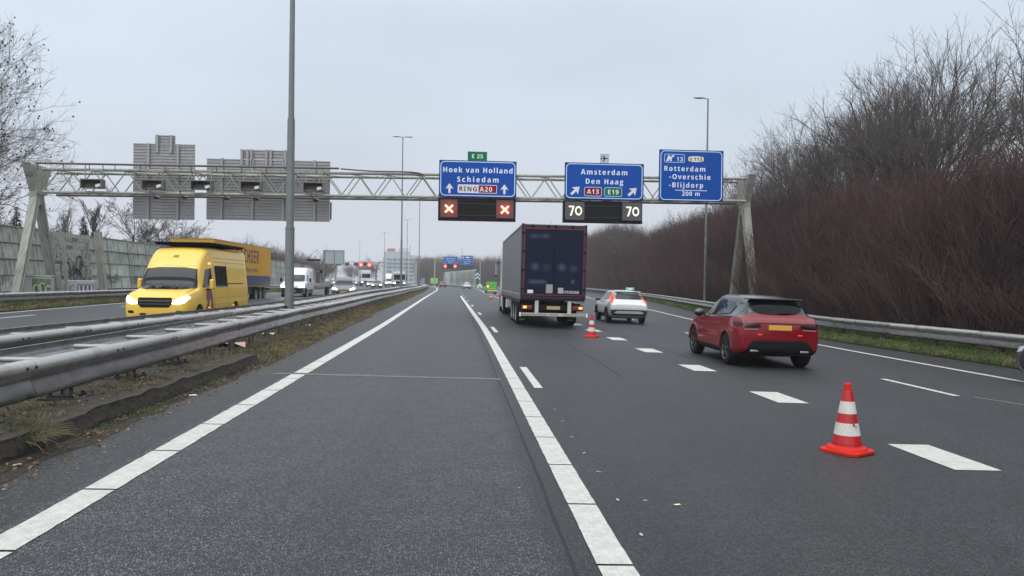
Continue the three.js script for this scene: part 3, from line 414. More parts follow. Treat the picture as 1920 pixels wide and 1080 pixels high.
// keys: [z, bottom y, half width, belt y, belt half width, roof half width, top y]; z runs front (-) to rear (+)
function bodyShell(keys, sub = 5, boxy = 0.5) {
  const zs = keys.map((k) => k[0]), f = [1, 2, 3, 4, 5, 6].map((c) => pchip(zs, keys.map((k) => k[c]))), Z = [];
  keys.forEach((k, i) => { if (i) for (let s = 0; s < sub; s++) Z.push(lerp(keys[i - 1][0], k[0], s / sub)); }); Z.push(zs[zs.length - 1]);
  const half = (z) => {
    const [yb, w, ye, wb, wr, yt] = f.map((q) => q(z)), H = yt - ye, hb = ye - yb;
    const c = [[0, yb], [w * .55, yb], [w * .86, yb + .01], [w * .955, yb + hb * .08], [w * .985, yb + hb * .22], [w, yb + hb * .48], [w * .99, yb + hb * .75], [lerp(w, wb, .72), ye - hb * .06], [wb, ye]];
    const r = Math.min(.16, H * .55), up = [[lerp(wb, wr, .12), ye + H * .06], [lerp(wb, wr, .5), ye + (H - r) * .5], [lerp(wb, wr, .92), yt - r], [wr * .985, yt - r * .62], [wr * .93, yt - r * .28], [wr * .80, yt - r * .08], [wr * .5, yt + .004], [0, yt + .012]];
    return { pts: c.concat(up), belt: c.length - 1 };
  };
  const P = [], I = [], ringN = half(0).pts.length * 2 - 2, nb = half(0).pts.length;
  for (const z of Z) { const { pts } = half(z); for (let i = 0; i < nb; i++) P.push(pts[i][0], pts[i][1], z); for (let i = nb - 2; i >= 1; i--) P.push(-pts[i][0], pts[i][1], z); }
  const R = ringN; for (let i = 0; i < Z.length - 1; i++) for (let j = 0; j < R; j++) { const a = i * R + j, b = i * R + (j + 1) % R, c = a + R, d = b + R; I.push(a, b, d, a, d, c); }
  for (const [i, flip] of [[0, 1], [Z.length - 1, 0]]) { const c = P.length / 3, { pts } = half(Z[i]); P.push(0, (pts[0][1] + pts[nb - 1][1]) / 2, Z[i]); for (let j = 0; j < R; j++) { const a = i * R + j, b = i * R + (j + 1) % R; flip ? I.push(c, b, a) : I.push(c, a, b); } }
  const g = new THREE.BufferGeometry(); g.setAttribute('position', new THREE.Float32BufferAttribute(P, 3)); g.setAttribute('uv', new THREE.Float32BufferAttribute(new Array(P.length / 3 * 2).fill(0), 2)); g.setIndex(I); g.computeVertexNormals();
  g.userData.belt = f[2]; return g;
}
const evalr = new Evaluator(); evalr.useGroups = false; evalr.attributes = ['position', 'normal', 'uv'];
function cutArches(g, zs, y, r, w) { let b = new Brush(g); b.updateMatrixWorld(); for (const z of zs) for (const s of [-1, 1]) { const c = new Brush(new THREE.CylinderGeometry(r, r, .62, 28).rotateZ(Math.PI / 2).translate(s * w, y, z)); c.updateMatrixWorld(); b = evalr.evaluate(b, c, SUBTRACTION); } return b.geometry; }
function splitBy(g, test) { const q = g.index ? g.toNonIndexed() : g, p = q.attributes.position, A = [], B = []; const v = V(); for (let i = 0; i < p.count; i += 3) { v.set(0, 0, 0); for (let k = 0; k < 3; k++) v.add(V().fromBufferAttribute(p, i + k)); v.divideScalar(3); (test(v) ? A : B).push(i); }
  return [A, B].map((L) => { const P = [], U = []; for (const i of L) for (let k = 0; k < 3; k++) { P.push(p.getX(i + k), p.getY(i + k), p.getZ(i + k)); U.push(0, 0); } const h = new THREE.BufferGeometry(); h.setAttribute('position', new THREE.Float32BufferAttribute(P, 3)); h.setAttribute('uv', new THREE.Float32BufferAttribute(U, 2)); h.computeVertexNormals(); return h; }); }
// a panel that follows the body: polygon seen along axis ax ('x' side view [z, y]; 'z' front or rear view [x, y]; 'y' from above [x, z])
function patch(bvh, poly, ax, side, off = 0.014, edge = 0.09) {
  let tri = THREE.ShapeUtils.triangulateShape(poly.map((p) => new THREE.Vector2(...p)), []).map((t) => t.map((i) => poly[i]));
  for (let it = 0; it < 7; it++) { const out = []; let any = false; for (const t of tri) { const L = [0, 1, 2].map((i) => Math.hypot(t[i][0] - t[(i + 1) % 3][0], t[i][1] - t[(i + 1) % 3][1])), m = L.indexOf(Math.max(...L)); if (L[m] > edge) { any = true; const a = t[m], b = t[(m + 1) % 3], c = t[(m + 2) % 3], h = [(a[0] + b[0]) / 2, (a[1] + b[1]) / 2]; out.push([a, h, c], [h, b, c]); } else out.push(t); } tri = out; if (!any) break; }
  const P = [], ray = new THREE.Ray(); const cache = new Map();
  const hit = ([a, b]) => { const k = a.toFixed(4) + ',' + b.toFixed(4); if (cache.has(k)) return cache.get(k); if (ax === 'x') { ray.origin.set(side * 6, b, a); ray.direction.set(-side, 0, 0); } else if (ax === 'z') { ray.origin.set(a, b, side * 9); ray.direction.set(0, 0, -side); } else { ray.origin.set(a, 9, b); ray.direction.set(0, -1, 0); }
    const h = bvh.raycastFirst(ray, THREE.DoubleSide); let r = null; if (h) { const n = h.face.normal.clone(); if (n.dot(ray.direction) > 0) n.negate(); n.addScaledVector(ray.direction, -0.7).normalize(); r = h.point.clone().addScaledVector(n, off); } cache.set(k, r); return r; };
  for (const t of tri) { const q = t.map(hit); if (q.some((v) => !v)) continue; const n = V().subVectors(q[1], q[0]).cross(V().subVectors(q[2], q[0])), dirOK = ax === 'x' ? n.x * side : ax === 'z' ? n.z * side : n.y; const o = dirOK < 0 ? [q[0], q[2], q[1]] : q; for (const v of o) P.push(v.x, v.y, v.z); }
  let g = new THREE.BufferGeometry(); g.setAttribute('position', new THREE.Float32BufferAttribute(P, 3)); g = mergeVertices(g, 1e-4); g.computeVertexNormals(); g = g.toNonIndexed(); const p = g.attributes.position; g.setAttribute('uv', new THREE.Float32BufferAttribute(Array.from({ length: p.count * 2 }, (_, i) => (i % 2 ? p.getY(i >> 1) : ax === 'x' ? p.getZ(i >> 1) : p.getX(i >> 1))), 2)); return g;
}
const wheelCache = {};
function wheelParts(r, w, spokes) {
  const k = [r, w, spokes].join(); if (wheelCache[k]) return wheelCache[k];
  const tp = [[r * .66, -w / 2], [r * .9, -w / 2], [r * .97, -w * .42], [r, -w * .3], [r, w * .3], [r * .97, w * .42], [r * .9, w / 2], [r * .66, w / 2]].map((p) => new THREE.Vector2(...p));
  const tyre = new THREE.LatheGeometry(tp, 28).rotateZ(-Math.PI / 2); const rimP = [[r * .67, -w * .45], [r * .67, w * .46], [r * .62, w * .44], [r * .60, w * .2], [r * .12, w * .28], [0, w * .3]].map((p) => new THREE.Vector2(...p));
  const ring = [new THREE.LatheGeometry([[r * .69, w * .40], [r * .69, w * .50], [r * .61, w * .49], [r * .60, w * .36]].map((p) => new THREE.Vector2(...p)), 28).rotateZ(-Math.PI / 2)];
  for (let i = 0; i < spokes; i++) { const a = i / spokes * Math.PI * 2; for (const e of [-.13, .13]) { const g = box(w * .12, r * .54, r * .075, w * .40, r * .36, 0); g.rotateX(a + e); ring.push(g); } } ring.push(cyl(r * .13, r * .11, w * .2, w * .36, 0, 0, 12, 'x'));
  const disc = new THREE.CylinderGeometry(r * .63, r * .63, .02, 24).rotateZ(Math.PI / 2).translate(w * .12, 0, 0);
  return (wheelCache[k] = { tyre, rim: join(ring), disc });
}
M.rimDark = std([.09, .09, .095], .35, .6); M.rimSilver = std([.35, .35, .36], .35, .7);
function addWheel(t, x, y, z, r, w, rim = M.rimDark, spokes = 5) { const W = wheelParts(r, w, spokes), s = x > 0 ? 1 : -1, m = mesh('wheel', W.tyre, M.rubber, t); m.position.set(x, y, z); if (s < 0) m.rotation.y = Math.PI; mesh('rim', W.rim, rim, m); mesh('brake_disc', W.disc, M.black, m); return m; }
const mirrorX = (P) => P.map(([a, b]) => [-a, b]);
function ground3(x, d) { return [x, gy(x, d), -d]; }
// o: keys, archZ, r, track, paint, upper (material above the belt), patches [{n, m, ax, s, p, off, both}], name, label, cat, x, d (of its middle), turn
function makeVehicle(o) {
  const t = thing(o.name, o.label, o.cat, ground3(o.x, o.d), o.turn || 0, o.group); t.rotation.z = o.bank ?? -0.02;
  let g = bodyShell(o.keys, o.sub || 5); const belt = g.userData.belt; const plain = new MeshBVH(g.clone());
  if (o.archZ) g = cutArches(g, o.archZ, o.r + .01, o.r * 1.13, o.track + .04);
  if (o.upper) { const [up, lo] = splitBy(g, (v) => v.y > belt(v.z) + .002 && (!o.upZ || (v.z > o.upZ[0] && v.z < o.upZ[1]))); mesh('body', crease(lo), o.paint, t); mesh('roof', crease(up), o.upper, t); }
  else mesh('body', crease(g), o.paint, t);
  const bvh = plain;
  for (const q of o.patches || []) for (const s of q.both ? [-1, 1] : [q.s]) { let poly = q.p; if (q.both && q.ax !== 'x') { poly = s < 0 ? mirrorX(q.p) : q.p; } const side = q.ax === 'x' ? s : q.s; const m = mesh(q.n, patch(bvh, poly, q.ax, side, q.off, q.e), q.m, t); if (q.label) m.userData.label = q.label; }
  for (const z of o.archZ || []) for (const s of [-1, 1]) { addWheel(t, s * (o.track - .1), o.r, z, o.r, o.ww || .22, o.rim, o.spokes); if (!o.far) mesh('wheel_arch', new THREE.CylinderGeometry(o.r * 1.125, o.r * 1.125, .5, 22, 1, false, -Math.PI * 0.03, Math.PI * 1.06).rotateZ(Math.PI / 2).rotateX(0).translate(s * (o.track - .27), o.r + .01, z), M.black, t); }
  return t;
}
function crease(g) { let h = g; h = mergeVertices(strip(h), 1e-4); h.deleteAttribute('normal'); return toCreasedNormals(h, 0.95); }
function mirrorPair(t, x, y, z, m, s = 1) { for (const k of [-1, 1]) { const h = mesh('wing_mirror', new THREE.SphereGeometry(1, 12, 10).scale(.12 * s, .085 * s, .07 * s).translate(k * (x + .1), y, z), m, t); mesh('mirror_foot', box(.1, .03, .05, k * (x - .01), y - .06, z), M.black, h); } }
function plate(t, x, y, z, m = M.plateYellow, w = .52, h = .115) { return mesh('number_plate', rbox(w, h, .012, .005, x, y, z), m, t); }
M.red = paint([.175, .0015, .006], 0.4, { clearcoat: .8, specularIntensity: .4 }); M.carWhite = paint([.68, .69, .68], 0.4); M.van = paint([.76, .49, .055], 0.45, { clearcoat: .5 }); M.roofGrey = paint([.012, .014, .016], 0.25, { clearcoat: .7, specularIntensity: .6 }); M.clad = dull([.016, .016, .017], .75, .35); M.silver = std([.42, .43, .43], .4, .4);
// red car, rear three-quarter view
{
  const k = [[-2.18, .42, .62, .64, .58, .54, .68], [-2.12, .30, .76, .74, .68, .62, .78], [-1.95, .24, .86, .84, .80, .72, .88], [-1.5, .23, .93, .95, .89, .78, .99], [-.92, .23, .95, 1.03, .90, .78, 1.09], [-.30, .23, .955, 1.05, .90, .68, 1.50], [.15, .23, .955, 1.065, .90, .66, 1.625], [.9, .23, .96, 1.10, .905, .645, 1.62], [1.5, .23, .96, 1.135, .90, .62, 1.555], [1.72, .25, .955, 1.145, .885, .62, 1.52], [1.83, .27, .95, 1.14, .875, .655, 1.42], [2.0, .30, .925, 1.125, .85, .69, 1.20], [2.06, .32, .91, 1.09, .83, .70, 1.13], [2.12, .35, .89, 1.04, .81, .70, 1.08], [2.175, .40, .85, .98, .77, .66, 1.02], [2.19, .46, .80, .94, .72, .6, .98]];
  const t = makeVehicle({ name: 'red_suv', label: 'red low-roofed suv with black roof and dark rear window, nearest car on the right', cat: 'car', x: 7.12, d: 18.25, turn: -0.035, keys: k, sub: 8, archZ: [-1.33, 1.33], r: .37, track: .93, ww: .24, paint: M.red, upper: M.roofGrey, upZ: [-1.05, 1.985], spokes: 5, rim: M.rimDark, patches: [
    { n: 'rear_window', m: dull([.004, .005, .006], .08, .35), ax: 'z', s: 1, p: [[-.64, 1.43], [-.40, 1.475], [.40, 1.475], [.64, 1.43], [.56, 1.30], [.42, 1.225], [.2, 1.205], [-.2, 1.205], [-.42, 1.225], [-.56, 1.30]], off: .012 },
    { n: 'side_window', m: M.glass, ax: 'x', both: 1, p: [[-.62, 1.10], [-.22, 1.44], [.35, 1.49], [.35, 1.12]], off: .014 }, { n: 'side_window', m: M.glass, ax: 'x', both: 1, p: [[.40, 1.12], [.40, 1.49], [1.0, 1.46], [1.32, 1.36], [1.32, 1.19]], off: .014 },
    { n: 'windscreen', m: M.glass, ax: 'z', s: -1, p: [[-.72, 1.10], [-.58, 1.42], [.58, 1.42], [.72, 1.10]], off: .006 },
    { n: 'tail_lamp', m: paint([.025, .006, .007], .2, { clearcoat: .4, specularIntensity: .4 }), ax: 'z', both: 1, s: 1, p: [[.44, .93], [.46, 1.015], [.80, 1.03], [.80, .915], [.6, .905]], off: .012, e: .05 }, { n: 'tail_lamp', m: paint([.025, .006, .007], .2, { clearcoat: .4, specularIntensity: .4 }), ax: 'x', both: 1, p: [[1.86, .93], [1.78, 1.02], [2.14, 1.01], [2.14, .93]], off: .009, e: .05 },
    { n: 'lamp_strip', m: std([.55, .25, .25], .3), ax: 'z', both: 1, s: 1, p: [[.50, .875], [.50, .89], [.80, .885], [.80, .87]], off: .016 },
    { n: 'lower_bumper', m: M.black, ax: 'z', s: 1, p: [[-.60, .63], [.60, .63], [.70, .52], [.80, .34], [-.80, .34], [-.70, .52]], off: .014 },
    { n: 'tailgate_seam', m: M.black, ax: 'z', s: 1, p: [[-.80, .655], [-.80, .662], [.80, .662], [.80, .655]], off: .006 }, { n: 'tailgate_seam', m: M.black, ax: 'z', s: 1, p: [[-.46, 1.008], [-.46, 1.022], [.46, 1.022], [.46, 1.008]], off: .008 },
    { n: 'body_crease', m: M.black, ax: 'x', both: 1, p: [[-.36, .40], [-.37, 1.0], [-.362, 1.0], [-.352, .40]], off: .004 }, { n: 'body_crease', m: M.black, ax: 'x', both: 1, p: [[.98, .75], [1.0, 1.06], [1.008, 1.06], [.988, .75]], off: .004 }, { n: 'sill', m: M.clad, ax: 'x', both: 1, p: [[-.86, .27], [-.86, .37], [.86, .37], [.86, .27]], off: .012 },
  ] });
  mesh('spoiler', rbox(1.26, .035, .30, .015, 0, 1.545, 1.73), M.roofGrey, t); mirrorPair(t, .93, 1.13, -.55, M.blackGloss, 1.15); plate(t, 0, .925, 2.185); mesh('plate_recess', rbox(.72, .17, .02, .008, 0, .93, 2.170), std([.10, .004, .006], .5), t);
  for (const s of [-1, 1]) { mesh('exhaust', rbox(.2, .055, .09, .02, s * .56, .40, 2.15), M.chrome, t); mesh('reflector', rbox(.11, .022, .02, .006, s * .45, .765, 2.19), M.lampRed, t); mesh('door_handle', rbox(.02, .025, .18, .008, s * .955, .93, .1), M.red, t); mesh('wheel_flare', new THREE.TorusGeometry(.425, .03, 6, 20, Math.PI).rotateY(Math.PI / 2).translate(s * .935, .38, 1.33), M.red, t); mesh('wheel_flare', new THREE.TorusGeometry(.425, .03, 6, 20, Math.PI).rotateY(Math.PI / 2).translate(s * .93, .38, -1.33), M.red, t); }
  mesh('rear_wiper', bar([0, 1.23, 2.02], [.3, 1.25, 2.0], .01), M.black, t); mesh('badge', rbox(.08, .03, .008, .003, .52, .89, 2.17), M.chrome, t);
  mesh('lettering', faceGeo(.78, .035, 0, 1.062, 2.128).rotateX(0), canvasMat(512, 24, (c, w, h) => { c.fillStyle = '#a81a2c'; c.fillRect(0, 0, w, h); c.fillStyle = '#4d0a12'; spaced(c, 'RANGE', 20, 22, 26, 10); spaced(c, 'ROVER', 290, 22, 26, 10); }), t);
}
// white crossover
{
  const k = [[-2.2, .42, .66, .66, .6, .56, .70], [-2.1, .28, .80, .80, .74, .66, .84], [-1.7, .22, .91, .95, .86, .76, .99], [-1.0, .22, .925, 1.0, .87, .76, 1.07], [-.35, .22, .925, 1.02, .87, .66, 1.48], [.2, .22, .93, 1.03, .87, .63, 1.56], [1.1, .22, .93, 1.05, .87, .62, 1.545], [1.6, .23, .93, 1.06, .865, .61, 1.49], [1.8, .26, .925, 1.06, .855, .63, 1.42], [1.98, .29, .91, 1.04, .84, .66, 1.18], [2.06, .31, .90, 1.0, .83, .68, 1.06], [2.14, .34, .88, .92, .80, .68, .96], [2.2, .40, .84, .86, .76, .64, .90], [2.21, .46, .78, .82, .7, .6, .86]];
  const t = makeVehicle({ name: 'white_crossover', label: 'white crossover car with tall red tail lamps, between the truck and the red car', cat: 'car', x: 7.86, d: 36.6, turn: -0.01, keys: k, archZ: [-1.36, 1.36], r: .345, track: .9, paint: M.carWhite, patches: [
    { n: 'rear_window', m: M.glass, ax: 'z', s: 1, p: [[-.60, 1.42], [.60, 1.42], [.62, 1.14], [-.62, 1.14]], off: .01 }, { n: 'tail_lamp', m: M.lampRed, ax: 'z', both: 1, s: 1, p: [[.62, 1.40], [.71, 1.40], [.86, .98], [.78, .96], [.66, 1.18]], off: .02, e: .05 },
    { n: 'side_window', m: M.glass, ax: 'x', both: 1, p: [[-.7, 1.06], [-.25, 1.42], [.45, 1.46], [.45, 1.08]] }, { n: 'side_window', m: M.glass, ax: 'x', both: 1, p: [[.5, 1.08], [.5, 1.46], [1.1, 1.44], [1.3, 1.12]] },
    { n: 'lower_bumper', m: M.clad, ax: 'z', s: 1, p: [[-.86, .66], [.86, .66], [.84, .38], [-.84, .38]], off: .012 }, { n: 'skid_plate', m: M.silver, ax: 'z', s: 1, p: [[-.72, .50], [-.56, .60], [.56, .60], [.72, .50], [.62, .47], [-.62, .47]], off: .02 }, { n: 'fog_lamp', m: M.lampRedOff, ax: 'z', both: 1, s: 1, p: [[.58, .58], [.60, .64], [.84, .63], [.82, .57]], off: .02 },
    { n: 'cladding', m: M.clad, ax: 'x', both: 1, p: [[-.85, .28], [-.85, .44], [.85, .44], [.85, .28]], off: .012 }, { n: 'windscreen', m: M.glass, ax: 'z', s: -1, p: [[-.7, 1.08], [-.56, 1.40], [.56, 1.40], [.7, 1.08]] },
    { n: 'tailgate_crease', m: std([.45, .46, .45], .5), ax: 'z', s: 1, p: [[-.62, .715], [-.62, .725], [.62, .725], [.62, .715]], off: .006 },
  ] });
  mirrorPair(t, .9, 1.08, -.62, M.blackGloss); mesh('plate_area', rbox(.56, .13, .014, .006, .02, .82, 2.195), std([.52, .44, .32], .6), t); mesh('spoiler', rbox(1.2, .03, .3, .012, 0, 1.505, 1.68), M.carWhite, t);
  for (const s of [-1, 1]) { mesh('roof_rail', bar([s * .58, 1.575, -.2], [s * .58, 1.56, 1.35], .018), M.dark, t); for (const z of [-1.36, 1.36]) mesh('wheel_flare', new THREE.TorusGeometry(.40, .045, 6, 20, Math.PI).rotateY(Math.PI / 2).translate(s * .905, .355, z), M.clad, t); }
  const b = mesh('roof_sign', rbox(.42, .14, .12, .02, .42, 1.63, .3), std([.22, .46, .27], .6), t); mesh('sign_print', box(.2, .07, .006, .42, 1.63, .363), M.white, b);
}
// articulated truck ahead
function trailerWheels(t, zs, x, r = .5, w = .36) { for (const z of zs) for (const s of [-1, 1]) addWheel(t, s * x, r, z, r, w, M.rimSilver, 8); }
{
  const D = 28.8, X = 3.56, t = thing('curtain_truck', 'dark blue curtain-sided articulated truck seen from behind, centre of the road', 'truck', ground3(X, D), 0); t.rotation.z = -0.012;
  const L = 13.6, W = 2.55, y0 = 1.18, y1 = 4.05, navy = new THREE.MeshPhysicalMaterial({ color: new THREE.Color().setRGB(.008, .012, .034), roughness: .6, specularIntensity: .4 }), trim = std([.16, .012, .022], .5);
  const curtain = std([.115, .122, .135], .45, 0, { bumpMap: rep(T.dirtBump, 1, 1), bumpScale: .01 });
  const cg = new THREE.PlaneGeometry(L - .3, y1 - y0 - .3, 90, 4); { const p = cg.attributes.position; for (let i = 0; i < p.count; i++) p.setZ(i, .012 * Math.sin(p.getX(i) * 9.5) + .012 * (fbm(p.getX(i) * 3 + 50, p.getY(i) * 3 + 50, 4096, 131, 3) - .5)); cg.computeVertexNormals(); planarUV(cg, (v) => v.x * .3, (v) => v.y * .3); }
  for (const s of [-1, 1]) { const c = mesh('side_curtain', cg, curtain, t); c.rotation.y = s * Math.PI / 2; c.position.set(s * (W / 2 - .012), (y0 + y1) / 2 + .02, -L / 2); }
  mesh('front_wall', rbox(W - .02, y1 - y0, .08, .02, 0, (y0 + y1) / 2, -L + .05), M.white, t); mesh('roof', rbox(W, .10, L, .03, 0, y1 - .04, -L / 2), std([.40, .41, .42], .5), t); mesh('load_floor', box(W - .1, .16, L - .1, 0, y0 - .02, -L / 2), M.dark, t);
  for (const s of [-1, 1]) { mesh('side_rail', box(.04, .2, L - .2, s * (W / 2 - .012), y0 + .02, -L / 2), std([.22, .21, .20], .6, 0, { map: T.metal }), t); for (let i = 0; i < 22; i++) mesh('buckle', box(.03, .24, .05, s * (W / 2 + .004), y0 - .08, -.5 - i * .6), M.galvDark, t); mesh('tension_strap', box(.02, .05, L - .4, s * (W / 2 + .004), y0 + .14, -L / 2), M.galv, t); }
  const frame = mesh('door_frame', join([box(.10, y1 - y0, .12, -W / 2 + .05, (y0 + y1) / 2, -.06), box(.10, y1 - y0, .12, W / 2 - .05, (y0 + y1) / 2, -.06), box(W - .2, .12, .12, 0, y1 - .10, -.06), box(W - .2, .1, .12, 0, y0 + .02, -.06)]), std([.02, .02, .03], .5), t);
  const doorTex = (side) => canvasMat(512, 1100, (c, w, h) => { c.fillStyle = '#11182f'; c.fillRect(0, 0, w, h); const R = rng(side ? 5 : 9); for (let i = 0; i < 60; i++) { c.fillStyle = `rgba(${90 + 60 * R()},${90 + 60 * R()},${100 + 60 * R()},${0.03 * R()})`; c.fillRect(R() * w, R() * h, 2 + 8 * R(), 20 + 160 * R()); }
    const blot = (x, y, rx, ry, a) => { c.save(); c.translate(x, y); c.scale(rx, ry); const g = c.createRadialGradient(0, 0, 0, 0, 0, 1); g.addColorStop(0, `rgba(150,155,165,${a})`); g.addColorStop(.5, `rgba(150,155,165,${a * .6})`); g.addColorStop(1, 'rgba(150,155,165,0)'); c.fillStyle = g; c.fillRect(-1, -1, 2, 2); c.restore(); };
    if (!side) { blot(170, 130, 130, 55, .35); blot(360, 130, 130, 55, .38); blot(190, 640, 100, 90, .42); blot(400, 650, 100, 90, .24); for (let i = 0; i < 5; i++) blot(110 + i * 62, 890, 90, 60, .28); } else { blot(130, 640, 100, 90, .45); blot(340, 660, 100, 90, .3); c.fillStyle = 'rgba(120,124,140,.45)'; c.beginPath(); c.arc(330, 880, 40, 0, 7); c.fill(); c.fillStyle = '#c8ccd2'; spaced(c, 'EPS50368', 150, 1075, 62, 3); } }, { roughness: .6 });
  for (const s of [-1, 1]) {
    const w = W / 2 - .115, d = mesh('rear_door', rbox(w, y1 - y0 - .28, .05, .01, s * (w / 2 + .006), (y0 + y1) / 2 - .02, .012), navy, t); mesh('door_print', faceGeo(w - .03, y1 - y0 - .31, s * (w / 2 + .006), (y0 + y1) / 2 - .02, .040), doorTex(s > 0), d);
    for (let i = 0; i < 4; i++) mesh('hinge', box(.12, .07, .04, s * (W / 2 - .08), y0 + .35 + i * .72, .03), M.black, d);
    mesh('red_trim', box(.045, y1 - y0 - .2, .02, s * (W / 2 - .115), (y0 + y1) / 2, .034), trim, d);
  }
  mesh('red_trim', box(W - .25, .045, .02, 0, y1 - .185, .035), trim, t); mesh('red_trim', box(W - .25, .045, .02, 0, y0 + .115, .035), trim, t);
  for (const x of [-.85, -.25, .05, .7]) mesh('roof_hinge', box(.07, .12, .06, x, y1 - .1, .03), M.black, t);
  mesh('door_plate', box(.26, .34, .012, -.16, y0 + .36, .046), std([.30, .30, .28], .6), t); mesh('label_sticker', box(.22, .13, .012, -.9, y0 + .24, .046), M.white, t); mesh('document_box', box(.2, .22, .05, .28, y0 + .3, .06), std([.4, .4, .39], .6), t); 
  mesh('bumper_bar', rbox(2.5, .13, .12, .02, .04, .53, -.06), std([.42, .40, .36], .55, 0, { map: T.metal }), t); mesh('bumper_print', faceGeo(.62, .10, .1, .53, .006), canvasMat(256, 40, (c, w, h) => { c.fillStyle = '#b9b4a8'; c.fillRect(0, 0, w, h); c.fillStyle = '#23262c'; spaced(c, 'KRONE', 24, 33, 36, 8); }), t);
  for (const x of [-.62, .66]) mesh('bumper_bracket', box(.14, .55, .06, x, .84, -.10), std([.52, .50, .45], .6), t); mesh('cross_member', box(2.3, .3, .2, 0, .82, -.55), M.black, t); mesh('light_bar', box(2.42, .22, .08, 0, .80, -.16), M.black, t);
  mesh('number_plate', box(.52, .13, .01, .04, .80, -.112), std([.42, .34, .2], .6), t);
  for (const s of [-1, 1]) { const l = mesh('tail_lamp', rbox(.42, .15, .06, .02, s * 1.0, .80, -.10), M.lampRedOff, t); mesh('lamp_lens', rbox(.14, .09, .02, .01, s * (s < 0 ? 1.08 : 1.1), .81, -.066), M.lampAmber, l); mesh('mud_flap', box(.4, .5, .02, s * 1.0, .42, -1.7), M.black, t); mesh('flap_print', faceGeo(.34, .06, s * 1.0, .26, -1.687), canvasMat(128, 24, (c, w, h) => { c.fillStyle = '#16171a'; c.fillRect(0, 0, w, h); c.fillStyle = '#b9bcc0'; spaced(c, 'KRONE', 8, 20, 20, 3); }), t); mesh('bar_end', box(.06, .15, .14, s * 1.3 + .04, .53, -.06), M.white, t); }
  trailerWheels(t, [-2.6, -3.9, -5.2], 1.06, .48, .38); mesh('axle', join([-2.6, -3.9, -5.2].map((z) => cyl(.07, .07, 2, 0, .5, z, 8, 'x'))), M.black, t); for (const s of [-1, 1]) { mesh('chassis_beam', box(.12, .35, 12, s * .45, .98, -6.4), M.black, t); mesh('side_guard', box(.04, .35, 3, s * 1.2, .75, -7.8), M.galv, t); }
  mesh('pallet_box', rbox(.5, .55, 2.2, .02, -.95, .72, -7.6), M.black, t); mesh('tool_box', rbox(.45, .42, .7, .02, -1.0, .68, -9.6), M.white, t);
  // tractor
  const cab = mesh('tractor_cab', rbox(2.46, 2.9, 2.1, .12, 0, 2.45, -L - 1.75, 3), M.carWhite, t); mesh('wind_deflector', extr([[0, 0], [1.4, 0], [.5, .4], [.1, .42]], 2.2, .02).rotateY(Math.PI / 2).translate(-1.1, 3.55, -L - .8), M.carWhite, cab);
  mesh('tractor_chassis', box(1.0, .35, 5.4, 0, .85, -L - .2), M.black, t); trailerWheels(t, [-L + 1.1], 1.02, .52, .46); trailerWheels(t, [-L - 2.45], 1.06, .52, .34);
  for (const s of [-1, 1]) { mesh('cab_skirt', rbox(.1, .75, 1.5, .03, s * 1.17, .72, -L - 1.0), M.carWhite, t); const m = mesh('mirror_arm', bar([s * 1.2, 2.95, -L - 2.5], [s * 1.45, 2.9, -L - 2.45], .03), M.black, t); mesh('mirror_housing', rbox(.22, .75, .13, .05, s * 1.5, 2.5, -L - 2.42), M.blackGloss, m); mesh('mirror_glass', box(.17, .62, .01, s * 1.5, 2.5, -L - 2.352), M.chrome, m); mesh('beacon', cyl(.06, .05, .16, s * 1.0, 3.98, -L - 1.3), M.black, t); }
}
